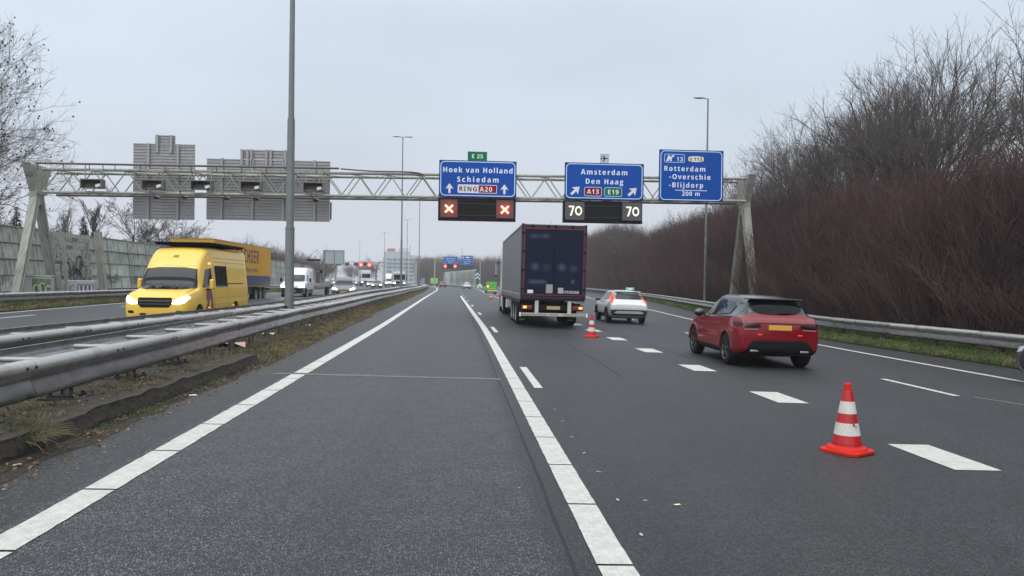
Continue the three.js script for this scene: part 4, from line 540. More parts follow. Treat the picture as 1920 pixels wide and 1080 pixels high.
// yellow high-roof van, oncoming
function vanKeys(H, L, w) { const l = L / 2; return [[-l, .42, w * .62, .80, w * .56, w * .52, .86], [-l + .05, .30, w * .82, .92, w * .74, w * .66, .98], [-l + .2, .26, w * .94, 1.04, w * .86, w * .76, 1.10], [-l + .55, .26, w * .985, 1.14, w * .91, w * .80, 1.21], [-l + .95, .26, w, 1.20, w * .94, w * .83, 1.30], [-l + 1.35, .26, w, 1.24, w * .955, w * .83, H * .70], [-l + 1.75, .26, w, 1.26, w * .965, w * .82, H * .87], [-l + 2.15, .26, w, 1.27, w * .97, w * .82, H * .965], [-l + 2.7, .26, w, 1.28, w * .975, w * .83, H], [l - .3, .27, w, 1.30, w * .975, w * .84, H - .01], [l - .08, .30, w * .985, 1.30, w * .965, w * .83, H - .03], [l, .36, w * .96, 1.30, w * .94, w * .80, H - .08]]; }
{
  const L = 6.6, H = 2.68, k = vanKeys(H, L, 1.02), ex = (z) => z - L / 2;
  const t = makeVehicle({ name: 'yellow_van', label: 'yellow high-roof van with purple figure on its side and headlamps lit, coming the other way', cat: 'van', x: -9.44, d: 27.1, turn: Math.PI + .0, bank: 0, keys: k, archZ: [ex(1.02), ex(4.9)], r: .36, track: .98, ww: .24, paint: M.van, rim: M.rimDark, patches: [
    { n: 'windscreen', m: M.glass, ax: 'z', s: -1, p: [[-.90, 1.27], [-.80, 1.90], [-.4, 1.95], [.4, 1.95], [.80, 1.90], [.90, 1.27], [.5, 1.23], [-.5, 1.23]], off: .008 },
    { n: 'grille', m: M.black, ax: 'z', s: -1, p: [[-.50, .98], [-.52, .80], [-.42, .68], [.42, .68], [.52, .80], [.50, .98]], off: .014 }, { n: 'lower_grille', m: M.black, ax: 'z', s: -1, p: [[-.46, .50], [-.40, .39], [.40, .39], [.46, .50]], off: .014 },
    { n: 'headlamp', m: M.lampWhite, ax: 'z', both: 1, s: -1, p: [[.52, .80], [.56, .88], [.90, 1.04], [.95, .98], [.88, .84], [.7, .78]], off: .016, e: .05 },
    { n: 'side_window', m: M.glass, ax: 'x', both: 1, p: [[ex(1.42), 1.30], [ex(1.85), 1.90], [ex(2.35), 1.95], [ex(2.35), 1.30]] }, { n: 'side_window', m: M.glass, ax: 'x', both: 1, p: [[ex(2.70), 1.30], [ex(2.70), 2.04], [ex(4.0), 2.04], [ex(4.0), 1.30]], off: .01 },
    { n: 'body_rib', m: std([.45, .25, .02], .5), ax: 'x', both: 1, p: [[ex(2.6), 2.16], [ex(2.6), 2.175], [ex(6.3), 2.175], [ex(6.3), 2.16]], off: .006 }, { n: 'body_rib', m: std([.45, .25, .02], .5), ax: 'x', both: 1, p: [[ex(2.6), 2.30], [ex(2.6), 2.315], [ex(6.3), 2.315], [ex(6.3), 2.30]], off: .006 }, { n: 'body_rib', m: std([.45, .25, .02], .5), ax: 'x', both: 1, p: [[ex(1.7), .92], [ex(1.7), .935], [ex(6.4), .935], [ex(6.4), .92]], off: .006 },
    { n: 'door_seam', m: M.clad, ax: 'x', both: 1, p: [[ex(2.5), .4], [ex(2.5), 2.1], [ex(2.512), 2.1], [ex(2.512), .4]], off: .005 }, { n: 'door_seam', m: M.clad, ax: 'x', both: 1, p: [[ex(3.95), .4], [ex(3.95), 2.2], [ex(3.962), 2.2], [ex(3.962), .4]], off: .005 },
    { n: 'bonnet_seam', m: M.clad, ax: 'y', s: 1, p: [[-.86, ex(.98)], [-.84, ex(.40)], [-.825, ex(.40)], [-.845, ex(.98)]], off: .005 }, { n: 'bonnet_seam', m: M.clad, ax: 'y', s: 1, p: [[.845, ex(.98)], [.825, ex(.40)], [.84, ex(.40)], [.86, ex(.98)]], off: .005 }, { n: 'cowl', m: M.clad, ax: 'y', s: 1, p: [[-.84, ex(1.19)], [-.8, ex(1.13)], [.8, ex(1.13)], [.84, ex(1.19)]], off: .012 }, { n: 'roof_light', m: std([.8, .7, .45], .4), ax: 'z', s: -1, p: [[-.3, 2.03], [-.3, 2.055], [.3, 2.055], [.3, 2.03]], off: .012 }, { n: 'roof_light', m: std([.8, .7, .45], .4), ax: 'z', both: 1, s: -1, p: [[.58, 2.03], [.58, 2.055], [.76, 2.045], [.76, 2.02]], off: .012 }, { n: 'grille_slat', m: M.galvDark, ax: 'z', s: -1, p: [[-.5, .865], [-.5, .885], [.5, .885], [.5, .865]], off: .024 }, { n: 'grille_slat', m: M.galvDark, ax: 'z', s: -1, p: [[-.48, .775], [-.48, .795], [.48, .795], [.48, .775]], off: .024 }, { n: 'sliding_rail', m: M.clad, ax: 'x', both: 1, p: [[ex(4.0), 1.40], [ex(4.0), 1.43], [ex(5.9), 1.43], [ex(5.9), 1.40]], off: .008 },
    { n: 'purple_figure', m: std([.20, .06, .085], .5), ax: 'x', both: 1, p: [[ex(1.55), .45], [ex(1.75), .80], [ex(1.62), 1.02], [ex(1.80), 1.20], [ex(2.2), 1.18], [ex(2.28), .9], [ex(2.42), .42], [ex(2.2), .42], [ex(2.12), .85], [ex(2.0), .95], [ex(1.9), .75], [ex(1.82), .45]], off: .007 },
    { n: 'bonnet_vent', m: M.black, ax: 'y', both: 1, p: [[.38, ex(1.03)], [.80, ex(1.0)], [.80, ex(1.06)], [.38, ex(1.10)]], off: .008 }, { n: 'badge', m: std([.2, .16, .03], .5), ax: 'z', s: -1, p: [[-.09, 2.28], [-.09, 2.36], [.09, 2.36], [.09, 2.28]], off: .006 }, { n: 'fog_recess', m: M.black, ax: 'z', both: 1, s: -1, p: [[.62, .50], [.64, .58], [.82, .58], [.80, .5]], off: .01 },
    { n: 'tail_lamp', m: M.lampRedOff, ax: 'x', both: 1, p: [[ex(6.46), .9], [ex(6.46), 1.15], [ex(6.54), 1.15], [ex(6.54), .9]], off: .012 },
  ] });
  plate(t, 0, .455, -L / 2 - .012, M.plateYellow); for (const s of [-1, 1]) { const m = mesh('wing_mirror', rbox(.14, .34, .2, .05, s * 1.16, 1.40, ex(1.75)), M.van, t); mesh('mirror_foot', box(.16, .06, .1, s * 1.04, 1.23, ex(1.75)), M.black, m); mesh('roof_bar', bar([s * .86, H + .09, ex(2.2)], [s * .86, H + .09, ex(6.2)], .03), M.black, t); mesh('wiper', bar([s * .1 - .2, 1.25, ex(1.0)], [s * .1 + .35, 1.33, ex(1.16)], .012), M.black, t); for (const z of [1.9, 4.6]) mesh('side_marker', rbox(.02, .03, .1, .005, s * 1.02, .62, ex(z)), M.lampAmber, t); mesh('turn_lamp', rbox(.02, .05, .22, .008, s * .90, 2.1, ex(2.25)), M.lampAmber, t); }
  mesh('roof_rack', join([box(1.9, .035, 4.1, 0, H + .12, ex(4.2)), ...[2.3, 3.6, 4.9, 6.0].map((z) => box(1.8, .05, .06, 0, H + .07, ex(z)))]), M.black, t); mesh('sun_visor', rbox(1.56, .05, .14, .02, 0, 1.98, ex(1.66)), M.van, t);
}
// yellow box truck behind the van
{
  const t = thing('yellow_truck', 'yellow and dark blue box lorry half hidden behind the yellow van', 'truck', [-16.1, .05, -44.6], Math.PI); const W = 2.55, L = 13.4, Y = std([.66, .35, .018], .5), N = std([.02, .025, .10], .5);
  mesh('cargo_box', rbox(W, 2.15, L, .03, 0, 2.93, 1.5 + L / 2), Y, t); mesh('blue_band', rbox(W - .004, .68, L - .004, .02, 0, 1.50, 1.5 + L / 2), N, t); mesh('box_rail', box(W + .02, .07, L, 0, 3.99, 1.5 + L / 2), std([.45, .26, .03], .5), t); mesh('under_rail', box(W + .01, .06, L, 0, 1.12, 1.5 + L / 2), std([.35, .2, .03], .6), t);
  const print = canvasMat(2048, 300, (c, w, h) => { c.fillStyle = '#d59a1c'; c.fillRect(0, 0, w, h); c.fillStyle = '#2b2f58'; c.save(); c.scale(.92, 1); spaced(c, 'DACHSER', 700, 182, 205, 9); c.restore(); c.font = 'bold 62px sans-serif'; c.fillText('Intelligent Logistics', 900, 280); }, { roughness: .5 });
  mesh('lettering', new THREE.PlaneGeometry(L - .2, 1.9).rotateY(-Math.PI / 2).translate(-W / 2 - .006, 2.95, 1.5 + L / 2), print, t);
  mesh('cab', rbox(2.45, 2.7, 2.3, .14, 0, 1.98, .2, 3), N, t); mesh('roof_deflector', extr([[0, 0], [1.9, 0], [1.9, .42], [1.2, .44], [.5, .26]], 2.2, .03).rotateY(-Math.PI / 2).translate(1.1, 3.28, -.75), N, t); mesh('windscreen', rbox(2.1, .9, .05, .03, 0, 2.65, -.95), M.glass, t);
  trailerWheels(t, [10.9, 12.1, 13.3], 1.05, .5, .38); trailerWheels(t, [.4, 3.6], 1.05, .5, .36); mesh('chassis_beam', box(1.0, .3, 13, 0, .95, 7.5), M.black, t); mesh('rear_lamp_bar', box(2.4, .16, .1, 0, .85, 14.9), M.lampRedOff, t);
  for (const s of [-1, 1]) mesh('side_skirt', box(.04, .5, 5, s * 1.2, .8, 7.2), M.dark, t);
}
const vanWhite = paint([.70, .71, .72], .4);
function frontVan(o) {                               // generic oncoming van
  const L = o.L || 5.6, H = o.H || 2.5, w = o.w || 1.0, ex = (z) => z - L / 2;
  const t = makeVehicle({ name: o.name, label: o.label, cat: 'van', x: o.x, d: o.d + L / 2, turn: Math.PI + (o.turn || 0), bank: 0, keys: vanKeys(H, L, w), archZ: [ex(1.0), ex(L - 1.4)], r: .35, track: w - .04, paint: o.paint, sub: 3, patches: [
    { n: 'windscreen', m: M.glass, ax: 'z', s: -1, p: [[-.86, 1.28], [-.76, 1.84], [.76, 1.84], [.86, 1.28]], off: .01, e: .2 }, { n: 'bumper', m: M.clad, ax: 'z', s: -1, p: [[-.92, .76], [.92, .76], [.9, .34], [-.9, .34]], off: .012, e: .2 }, { n: 'headlamp', m: M.lampWhite, ax: 'z', both: 1, s: -1, p: [[.52, .78], [.56, .92], [.90, 1.0], [.92, .82]], off: .02, e: .12 },
    { n: 'side_window', m: M.glass, ax: 'x', both: 1, p: [[ex(1.5), 1.32], [ex(1.85), 1.80], [ex(2.3), 1.84], [ex(2.3), 1.32]], e: .2 }, { n: 'bumper_corner', m: M.clad, ax: 'x', both: 1, p: [[ex(.1), .36], [ex(.1), .76], [ex(.62), .76], [ex(.62), .36]], off: .012, e: .2 }, { n: 'side_trim', m: M.clad, ax: 'x', both: 1, p: [[ex(1.6), .46], [ex(1.6), .60], [ex(L - 1.9), .60], [ex(L - 1.9), .46]], off: .01, e: .3 }] });
  for (const s of [-1, 1]) mesh('wing_mirror', rbox(.16, .34, .16, .04, s * (w + .16), 1.40, ex(1.72)), M.black, t); plate(t, 0, .5, -L / 2 - .02); t.position.y += o.up || 0; return t;
}
{ const t = frontVan({ name: 'white_van', label: 'white delivery van with lit headlamps beside the near lamp post, towing a trailer', x: -13.85, d: 62, H: 2.45, L: 5.2, w: 1.03, paint: vanWhite, up: 0, turn: .05 });
  const tr = thing('flatbed_trailer', 'dark flatbed trailer with upright rack and lamp behind the white van', 'trailer', [-13.75, gy(-13.7, 72), -71.5], Math.PI + .05);
  mesh('deck', box(2.3, .2, 5.2, 0, .85, 0), std([.2, .2, .2], .6), tr); mesh('side_board', join([box(.06, .45, 5.2, -1.17, 1.05, 0), box(.06, .45, 5.2, 1.17, 1.05, 0)]), std([.35, .36, .36], .6), tr);
  mesh('rack', join([bar([-.9, .9, -2.2], [-.9, 3.2, -2.2], .04), bar([.9, .9, -2.2], [.9, 3.2, -2.2], .04), bar([-.9, 3.1, -2.2], [.9, 3.1, -2.2], .04), bar([-.9, 2.2, -2.2], [.9, 2.2, -2.2], .05), bar([-.9, 3.1, -2.2], [-.9, .9, -.8], .05), bar([.9, 3.1, -2.2], [.9, .9, -.8], .035)]), std([.16, .16, .16], .6), tr); mesh('folded_arm', rbox(1.2, .16, .4, .04, -.2, 3.25, -2.1), M.black, tr); mesh('work_lamp', cyl(.14, .14, .12, -.9, 2.2, -2.35, 10, 'z'), M.black, tr);
  for (const z of [.2, 1.2]) for (const s of [-1, 1]) addWheel(tr, s * 1.05, .36, z, .36, .24); mesh('draw_bar', bar([0, .7, -2.6], [0, .6, -4.2], .06), M.dark, tr); }
const sedanKeys = (H = 1.44, w = .91) => [[-2.3, .40, w * .66, .62, w * .58, w * .52, .66], [-2.22, .28, w * .84, .72, w * .76, w * .68, .77], [-1.9, .22, w * .96, .84, w * .88, w * .78, .89], [-1.0, .20, w, .93, w * .92, w * .80, 1.02], [-.25, .20, w, .96, w * .92, w * .66, H - .06], [.25, .20, w, .97, w * .92, w * .64, H], [.9, .20, w, .98, w * .92, w * .62, H - .05], [1.55, .22, w * .99, 1.0, w * .90, w * .62, 1.20], [1.95, .26, w * .96, .99, w * .86, w * .64, 1.05], [2.2, .32, w * .90, .93, w * .78, w * .62, .97], [2.3, .42, w * .8, .82, w * .68, w * .56, .86]];
const hatchKeys = (H = 1.5, w = .9) => [[-2.05, .40, w * .66, .62, w * .58, w * .52, .66], [-1.98, .28, w * .84, .74, w * .76, w * .68, .78], [-1.7, .22, w * .96, .88, w * .88, w * .78, .92], [-.95, .20, w, .96, w * .92, w * .80, 1.05], [-.3, .20, w, .98, w * .92, w * .66, H - .07], [.2, .20, w, 1.0, w * .92, w * .64, H], [1.1, .22, w, 1.02, w * .92, w * .62, H - .03], [1.6, .25, w * .98, 1.02, w * .9, w * .62, H - .12], [1.82, .28, w * .96, 1.0, w * .88, w * .64, 1.16], [1.95, .32, w * .93, .94, w * .84, w * .64, 1.0], [2.05, .42, w * .85, .84, w * .76, w * .6, .9]];
function oncomingCar(o) {
  const t = makeVehicle({ name: o.name, label: o.label, cat: 'car', x: o.x, d: o.d + 2.3, turn: Math.PI + (o.turn || 0), bank: 0, keys: sedanKeys(o.H || 1.44, o.w || .92), archZ: [-1.4, 1.42], r: .34, track: .88, paint: o.paint, sub: 3, far: o.far, patches: [
    { n: 'windscreen', m: M.glass, ax: 'z', s: -1, p: [[-.74, 1.02], [-.56, 1.34], [.56, 1.34], [.74, 1.02]], off: .012, e: .15 }, { n: 'side_window', m: M.glass, ax: 'x', both: 1, p: [[-.7, 1.0], [-.2, 1.32], [.9, 1.32], [1.3, 1.04]], e: .2 }, { n: 'headlamp', m: M.lampWhite, ax: 'z', both: 1, s: -1, p: [[.46, .62], [.50, .72], [.82, .78], [.84, .66]], off: .03, e: .1 }, { n: 'grille', m: M.black, ax: 'z', s: -1, p: [[-.5, .50], [.5, .50], [.6, .32], [-.6, .32]], off: .012, e: .15 }] });
  plate(t, 0, .46, -2.33); mirrorPair(t, .9, 1.0, -.6, M.blackGloss); t.position.y += o.up || 0; return t;
}
oncomingCar({ name: 'grey_sedan', label: 'dark grey car with bright headlamps beside the second guardrail', x: -8.75 - .5, d: 58, H: 1.62, w: .94, paint: paint([.085, .088, .085], .35), up: .04, turn: .12 });
oncomingCar({ name: 'dark_sedan', label: 'small black car with lit headlamps further back on the oncoming carriageway', x: -14.7, d: 130, paint: paint([.03, .032, .035], .35), far: 1, turn: .1 });
oncomingCar({ name: 'silver_car', label: 'silver car partly hidden behind the small black oncoming car', x: -19.3, d: 160, H: 1.6, paint: paint([.3, .33, .36], .35), far: 1, turn: .15 });
frontVan({ name: 'camper_van', label: 'small white high van between the black car and the beige lorry', x: -16.2, d: 168, H: 3.0, L: 6, w: 1.0, paint: vanWhite, turn: .15 });
for (const [x, d, l] of [[-38.8, 225, 'leftmost distant oncoming car seen as bright headlamps'], [-36.2, 228, 'distant oncoming car with bright headlamps, second from the left'], [-33.2, 232, 'distant oncoming car with bright headlamps, third from the left'], [-19.0, 200, 'distant oncoming car with bright headlamps left of the beige lorry']]) oncomingCar({ name: 'distant_car', label: l, x, d, paint: paint([.12, .13, .14], .35), far: 1, turn: .2 });
function frontTruck(name, label, x, d, H, col, body, turn) {
  const t = thing(name, label, 'truck', ground3(x, d), Math.PI + turn);
  mesh('cab', rbox(2.4, H - .7, 2.0, .15, 0, (H - .7) / 2 + .55, 1.0, 3), col, t); mesh('windscreen', rbox(2.1, .85, .06, .03, 0, H * .62, .0), M.glass, t); mesh('sun_visor', rbox(2.2, .16, .3, .04, 0, H * .62 + .52, -.1), M.black, t); mesh('bumper', rbox(2.44, .5, .2, .05, 0, .65, .02), std([.12, .1, .07], .6), t); mesh('grille', box(1.3, .4, .03, 0, 1.12, -.01), M.black, t);
  for (const s of [-1, 1]) { mesh('headlamp', rbox(.34, .2, .06, .03, s * .92, .92, -.02), M.lampWhite, t); mesh('wing_mirror', rbox(.2, .6, .1, .04, s * 1.42, H * .6, .3), M.black, t); }
  mesh('cargo_box', rbox(2.5, H - 1.0, 7, .04, 0, (H - 1) / 2 + 1.05, 6), body, t); for (const z of [.9, 6.5, 7.8]) for (const s of [-1, 1]) addWheel(t, s * 1.02, .48, z, .48, .34, M.rimSilver, 6); return t;
}
frontTruck('beige_lorry', 'small beige lorry with yellow headlamps left of the second lamp post', -11.9, 146, 3.25, paint([.5, .48, .44], .45), std([.5, .5, .48], .6), .12);
frontTruck('white_lorry', 'hazy white lorry with tall box behind the dark grey oncoming car', -23.8, 190, 4.0, vanWhite, std([.45, .5, .52], .6), .2);
// traffic ahead, seen from behind
function rearCar(o) {
  const t = makeVehicle({ name: o.name, label: o.label, cat: 'car', x: o.x, d: o.d + 2.05, turn: o.turn || 0, keys: hatchKeys(o.H || 1.5, o.w || .9), archZ: [-1.28, 1.28], r: .33, track: .87, paint: o.paint, sub: 3, far: 1, patches: [
    { n: 'rear_window', m: M.glass, ax: 'z', s: 1, p: [[-.56, 1.36], [.56, 1.36], [.66, 1.08], [-.66, 1.08]], off: .014, e: .15 }, { n: 'tail_lamp', m: o.lamp || M.lampRed, ax: 'z', both: 1, s: 1, p: [[.52, .86], [.54, 1.02], [.82, 1.02], [.84, .86]], off: .024, e: .1 }, { n: 'lower_bumper', m: M.clad, ax: 'z', s: 1, p: [[-.78, .52], [.78, .52], [.76, .36], [-.76, .36]], off: .014, e: .2 }, { n: 'side_window', m: M.glass, ax: 'x', both: 1, p: [[-.6, 1.04], [-.2, 1.36], [1.2, 1.36], [1.4, 1.08]], e: .2 }] });
  plate(t, 0, .72, 2.05); mirrorPair(t, .88, 1.02, -.6, o.paint); return t;
}
rearCar({ name: 'red_lit_car', label: 'distant dark car with bright red tail lamps in the left lane ahead', x: -4.95, d: 205, H: 1.62, paint: paint([.12, .03, .03], .35), turn: .09 });
rearCar({ name: 'white_hatchback', label: 'distant white hatchback in the lane ahead, left of the green arrow bollard', x: 1.5, d: 183, H: 1.55, w: .93, paint: M.carWhite, lamp: M.lampRedOff, turn: .05 });
const green = paint([.09, .42, .045], .4);
{ const L = 4.4, t = makeVehicle({ name: 'green_van', label: 'bright green maintenance van with orange flashing light, left of the truck', cat: 'van', x: 4.75, d: 119.2, turn: .02, keys: hatchKeys(1.85, .92).map((k) => [k[0] * 1.08, ...k.slice(1)]).map((k, i, A) => (i >= 6 && i <= 8 ? [k[0] + .28, k[1], k[2], k[3], k[4], .8, i === 8 ? 1.75 : 1.85] : k)).sort((a, b) => a[0] - b[0]), archZ: [-1.35, 1.4], r: .34, track: .88, paint: green, sub: 3, far: 1, patches: [{ n: 'tail_lamp', m: M.lampRedOff, ax: 'z', both: 1, s: 1, p: [[.70, .80], [.72, 1.1], [.86, 1.1], [.88, .80]], off: .03, e: .1 }, { n: 'marking_strip', m: M.plateYellow, ax: 'z', s: 1, p: [[-.6, .72], [.6, .72], [.6, .84], [-.6, .84]], off: .03, e: .15 }, { n: 'side_window', m: M.glass, ax: 'x', both: 1, p: [[-.7, 1.06], [-.25, 1.6], [.3, 1.6], [.3, 1.06]], e: .2 }] });
  mesh('flashing_light', new THREE.SphereGeometry(.16, 10, 8).translate(-.6, 1.1, 2.34), M.lampAmber, t); mesh('arrow_plate', cyl(.16, .16, .04, -.6, .86, 2.3, 12, 'z'), M.plateYellow, t); mesh('tow_bar', box(1.5, .1, .12, .2, .42, 2.4), M.white, t); }
{ const t = thing('green_lorry', 'bright green box lorry far ahead at the bend', 'truck', ground3(-9.1, 258), .1); mesh('cargo_box', rbox(2.3, 1.9, 4.4, .05, 0, 1.75, -2), std([.22, .62, .07], .55), t); mesh('cab', rbox(2.1, 1.7, 1.6, .1, 0, 1.3, -5), M.carWhite, t); mesh('under_bar', box(2.2, .3, .2, 0, .6, 0), M.black, t); for (const z of [-.8, -4.8]) for (const s of [-1, 1]) addWheel(t, s * .95, .4, z, .4, .3); }
makeVehicle({ name: 'grey_car', label: 'dark grey car cut off by the right edge of the photo', cat: 'car', x: 12.62, d: 12.95, turn: 0, keys: sedanKeys(1.46, .93), archZ: [-1.4, 1.42], r: .34, track: .89, paint: paint([.025, .024, .028], .4, { clearcoat: .5 }), sub: 3, patches: [{ n: 'side_window', m: M.glass, ax: 'x', both: 1, p: [[-.7, 1.0], [-.2, 1.32], [.9, 1.32], [1.3, 1.04]], e: .2 }, { n: 'headlamp', m: std([.5, .5, .52], .2), ax: 'x', both: 1, p: [[-2.15, .62], [-2.1, .74], [-1.85, .78], [-1.9, .66]], off: .01, e: .1 }] });

// ---------- traffic cones ----------
{
  const red = paint([.42, .006, .010], .45, { clearcoat: .4 }), wht = std([.95, .93, .93], .5, 0, { map: T.line }), orange = dull([.52, .016, .009], .65, .5);
  const t = thing('traffic_cone', 'large red and white traffic cone in the right foreground', 'traffic cone', ground3(4.2, 7.82), .55), H = .76, rAt = (y) => lerp(.155, .043, (y - .075) / (H - .075 - .06));
  const band = (a, b, e = 0) => new THREE.LatheGeometry([[rAt(a) + e, a], [rAt(b) + e, b]].map((p) => new THREE.Vector2(...p)), 32);
  mesh('base', join([(() => { const s = new THREE.Shape(); const a = .215, c = .055; [[-a + c, -a], [a - c, -a], [a, -a + c], [a, a - c], [a - c, a], [-a + c, a], [-a, a - c], [-a, -a + c]].forEach((p, i) => i ? s.lineTo(...p) : s.moveTo(...p)); return new THREE.ExtrudeGeometry(s, { depth: .022, bevelEnabled: true, bevelSize: .008, bevelThickness: .006, bevelSegments: 2 }).rotateX(-Math.PI / 2).translate(0, .008, 0); })(), new THREE.LatheGeometry([[.215, .03], [.205, .058], [.19, .068], [.165, .078], [.15, .085]].map((p) => new THREE.Vector2(...p)), 32)]), orange, t);
  mesh('cone_body', new THREE.LatheGeometry([[.157, .07], [rAt(.2) + 0, .2], [rAt(.655), .655], [.040, .67], [.034, .69], [.034, .735], [.028, .745], [.0, .745]].map((p) => new THREE.Vector2(...p)), 32), red, t);
  for (const [a, b] of [[.195, .325], [.425, .555]]) { const g = band(a, b, .0025); planarUV(g, (v) => Math.atan2(v.x, v.z) * .6, (v) => v.y * 2); mesh('reflective_band', g, wht, t); }
  mesh('tip', new THREE.LatheGeometry([[.045, .655], [.046, .665], [.037, .69], [.037, .736], [.03, .747], [0, .748]].map((p) => new THREE.Vector2(...p)), 24), orange, t); mesh('collar', new THREE.LatheGeometry([[.157, .10], [.160, .103], [.157, .106]].map((p) => new THREE.Vector2(...p)), 32), red, t);
  for (const [y, a, s] of [[.31, .2, 1], [.29, .42, .6], [.39, .15, .7], [.345, .1, .6]]) { const r = rAt(y) + .004; mesh('scuff', new THREE.CircleGeometry(.014 * s, 6).scale(1, 1.4, 1).rotateX(-.17).translate(0, y, r).rotateY(a - .65), std([.09, .08, .07], .9), t); }
  copy(t, ground3(4.38, 24.7), 1.1, 'red and white traffic cone between the truck and the white crossover'); copy(t, ground3(3.05, 76), .3, 'small distant traffic cone left of the truck, behind it the green van'); copy(t, ground3(4.6, 93), .8, 'distant traffic cone almost hidden by the truck cab');
}
// ---------- noise wall on the left ----------
function scribble(seed, cols, n, w = 512, h = 256, lw = 9) {
  const c = document.createElement('canvas'); c.width = w; c.height = h; const x = c.getContext('2d'), R = rng(seed); x.clearRect(0, 0, w, h); x.lineCap = 'round'; x.lineJoin = 'round';
  for (let i = 0; i < n; i++) { x.strokeStyle = cols[i % cols.length]; x.lineWidth = lw * (.6 + .6 * R()); const cx = w * (.08 + .84 * (i + .5) / n), cy = h * (.3 + .4 * R()), s = h * .30; x.beginPath(); let a = R() * 6; x.moveTo(cx + s * .6 * Math.cos(a), cy + s * Math.sin(a)); for (let k = 0; k < 5; k++) { a += 1.2 + 2 * R(); const b = a - .8; x.quadraticCurveTo(cx + s * 1.1 * Math.cos(b), cy + s * 1.2 * Math.sin(b), cx + s * .6 * Math.cos(a), cy + s * Math.sin(a)); } x.stroke(); }
  const t = new THREE.CanvasTexture(c); t.colorSpace = THREE.SRGBColorSpace; return new THREE.MeshStandardMaterial({ map: t, transparent: true, roughness: .8 });
}
{
  const lean = 0.105, PH = 0.98, PW = 3.9;
  const variants = [0, 1, 2, 3, 4, 5].map((i) => { const g = new THREE.BoxGeometry(.14, PH - .025, PW - .03, 1, 1, 1); return planarUV(g, (v) => v.z * .16 + i * .37, (v) => v.y * .42 + .5); });
  const ledge = box(.20, .05, PW - .03, .02, -PH / 2 + .03, 0), postG = box(.20, 4.5, .12);
  function wall(label, segs) {
    const t = thing('noise_wall', label, 'noise wall'), R = rng(31);
    for (const [fx, d0, d1, rows, base] of segs) for (let d = d0; d < d1 - .5; d += PW) {
      const xa = fx(d), xb = fx(d + PW), ry = Math.atan2(xa - xb, PW), zc = -(d + PW / 2), xc = (xa + xb) / 2, y0 = base + gy(cL(d) - 19.9, d);
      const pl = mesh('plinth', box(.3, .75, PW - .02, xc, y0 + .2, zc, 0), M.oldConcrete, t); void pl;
      for (let r = 0; r < rows; r++) { const p = mesh('concrete_panel', variants[Math.floor(R() * 6)], M.wall[Math.floor(R() * 4)], t); const yy = .55 + (r + .5) * PH; p.rotation.order = 'YXZ'; p.rotation.y = ry; p.rotation.z = lean + .03; p.position.set(xc - lean * yy, y0 + yy, zc); if (d < 110) mesh('ledge', ledge, M.concrete, p); }
      const q = mesh('wall_post', postG, M.concrete, t); q.rotation.order = 'YXZ'; q.rotation.y = ry; q.rotation.z = lean; q.position.set(xa - lean * 2.25 + .03, y0 + 2.25, -d);
      mesh('coping', box(.24, .07, PW, xc - lean * (.6 + rows * PH), y0 + .6 + rows * PH, zc, ry), M.concrete, t);
    }
    return t;
  }
  const fA = (d) => -26.4 + cL(d) - .02 * (d - 45);
  const w1t = wall('stained leaning concrete noise wall at the far left, behind the gantry leg', [[fA, 28.4, 51.8, 4, 0]]);
  const w2t = wall('long leaning concrete noise wall running into the distance behind the oncoming traffic', [[(d) => fA(d) - .2, 57.0, 190, 4, 0]]);
  // recessed bay with fine courses
  const rt = thing('noise_wall_bay', 'recessed noise wall bay with black graffiti between the two wall sections', 'noise wall'), y0 = .25;
  const bayM = std([.56, .57, .54], .9, 0, { map: T.streak }); for (let r = 0; r < 8; r++) { const g = planarUV(box(.12, .53, 5.3), (v) => v.z * .16 + .13 * r, (v) => v.y * .4); const p = mesh('concrete_course', g, bayM, rt); p.rotation.z = lean * .5; p.rotation.y = .02; p.position.set(-27.15 - lean * .5 * (r + .5) * .55, y0 + .3 + r * .55, -54.5); }
  mesh('pilaster', planarUV(box(.42, 4.75, .42, 0, 2.37, 0, 0, lean), (v) => v.z + v.x, (v) => v.y * .3), M.concrete, rt).position.set(-26.35, y0, -56.7); mesh('pilaster', planarUV(box(.2, 4.4, .2, 0, 2.2, 0, 0, lean), (v) => v.z + v.x, (v) => v.y * .3), M.concrete, rt).position.set(-26.5, y0, -52.0);
  const g1 = mesh('graffiti', new THREE.PlaneGeometry(3.6, 2.2).rotateY(Math.PI / 2), scribble(11, ['#17191c', '#1c1f22'], 7, 512, 320, 12), rt); g1.position.set(-27.12, 2.15, -54.4); g1.rotation.z = lean * .5;
  for (const [d, y, seed, col] of [[45, 1.35, 21, ['#2b2e2f', '#7a3a2c', '#3a4a3a']], [49, 1.3, 22, ['#33383a']], [61, 1.45, 23, ['#2a3035']], [66, 1.4, 24, ['#31373c', '#4a5560']]]) { const g = mesh('graffiti', new THREE.PlaneGeometry(3.4, .8).rotateY(Math.PI / 2), scribble(seed, col, 9, 512, 128, 7), d < 55 ? w1t : w2t); g.position.set(fA(d) + .24 - lean * y - (d > 55 ? .2 : 0), y + .12, -d); g.rotation.order = 'YXZ'; g.rotation.y = .03; g.rotation.z = lean + .03; }
}
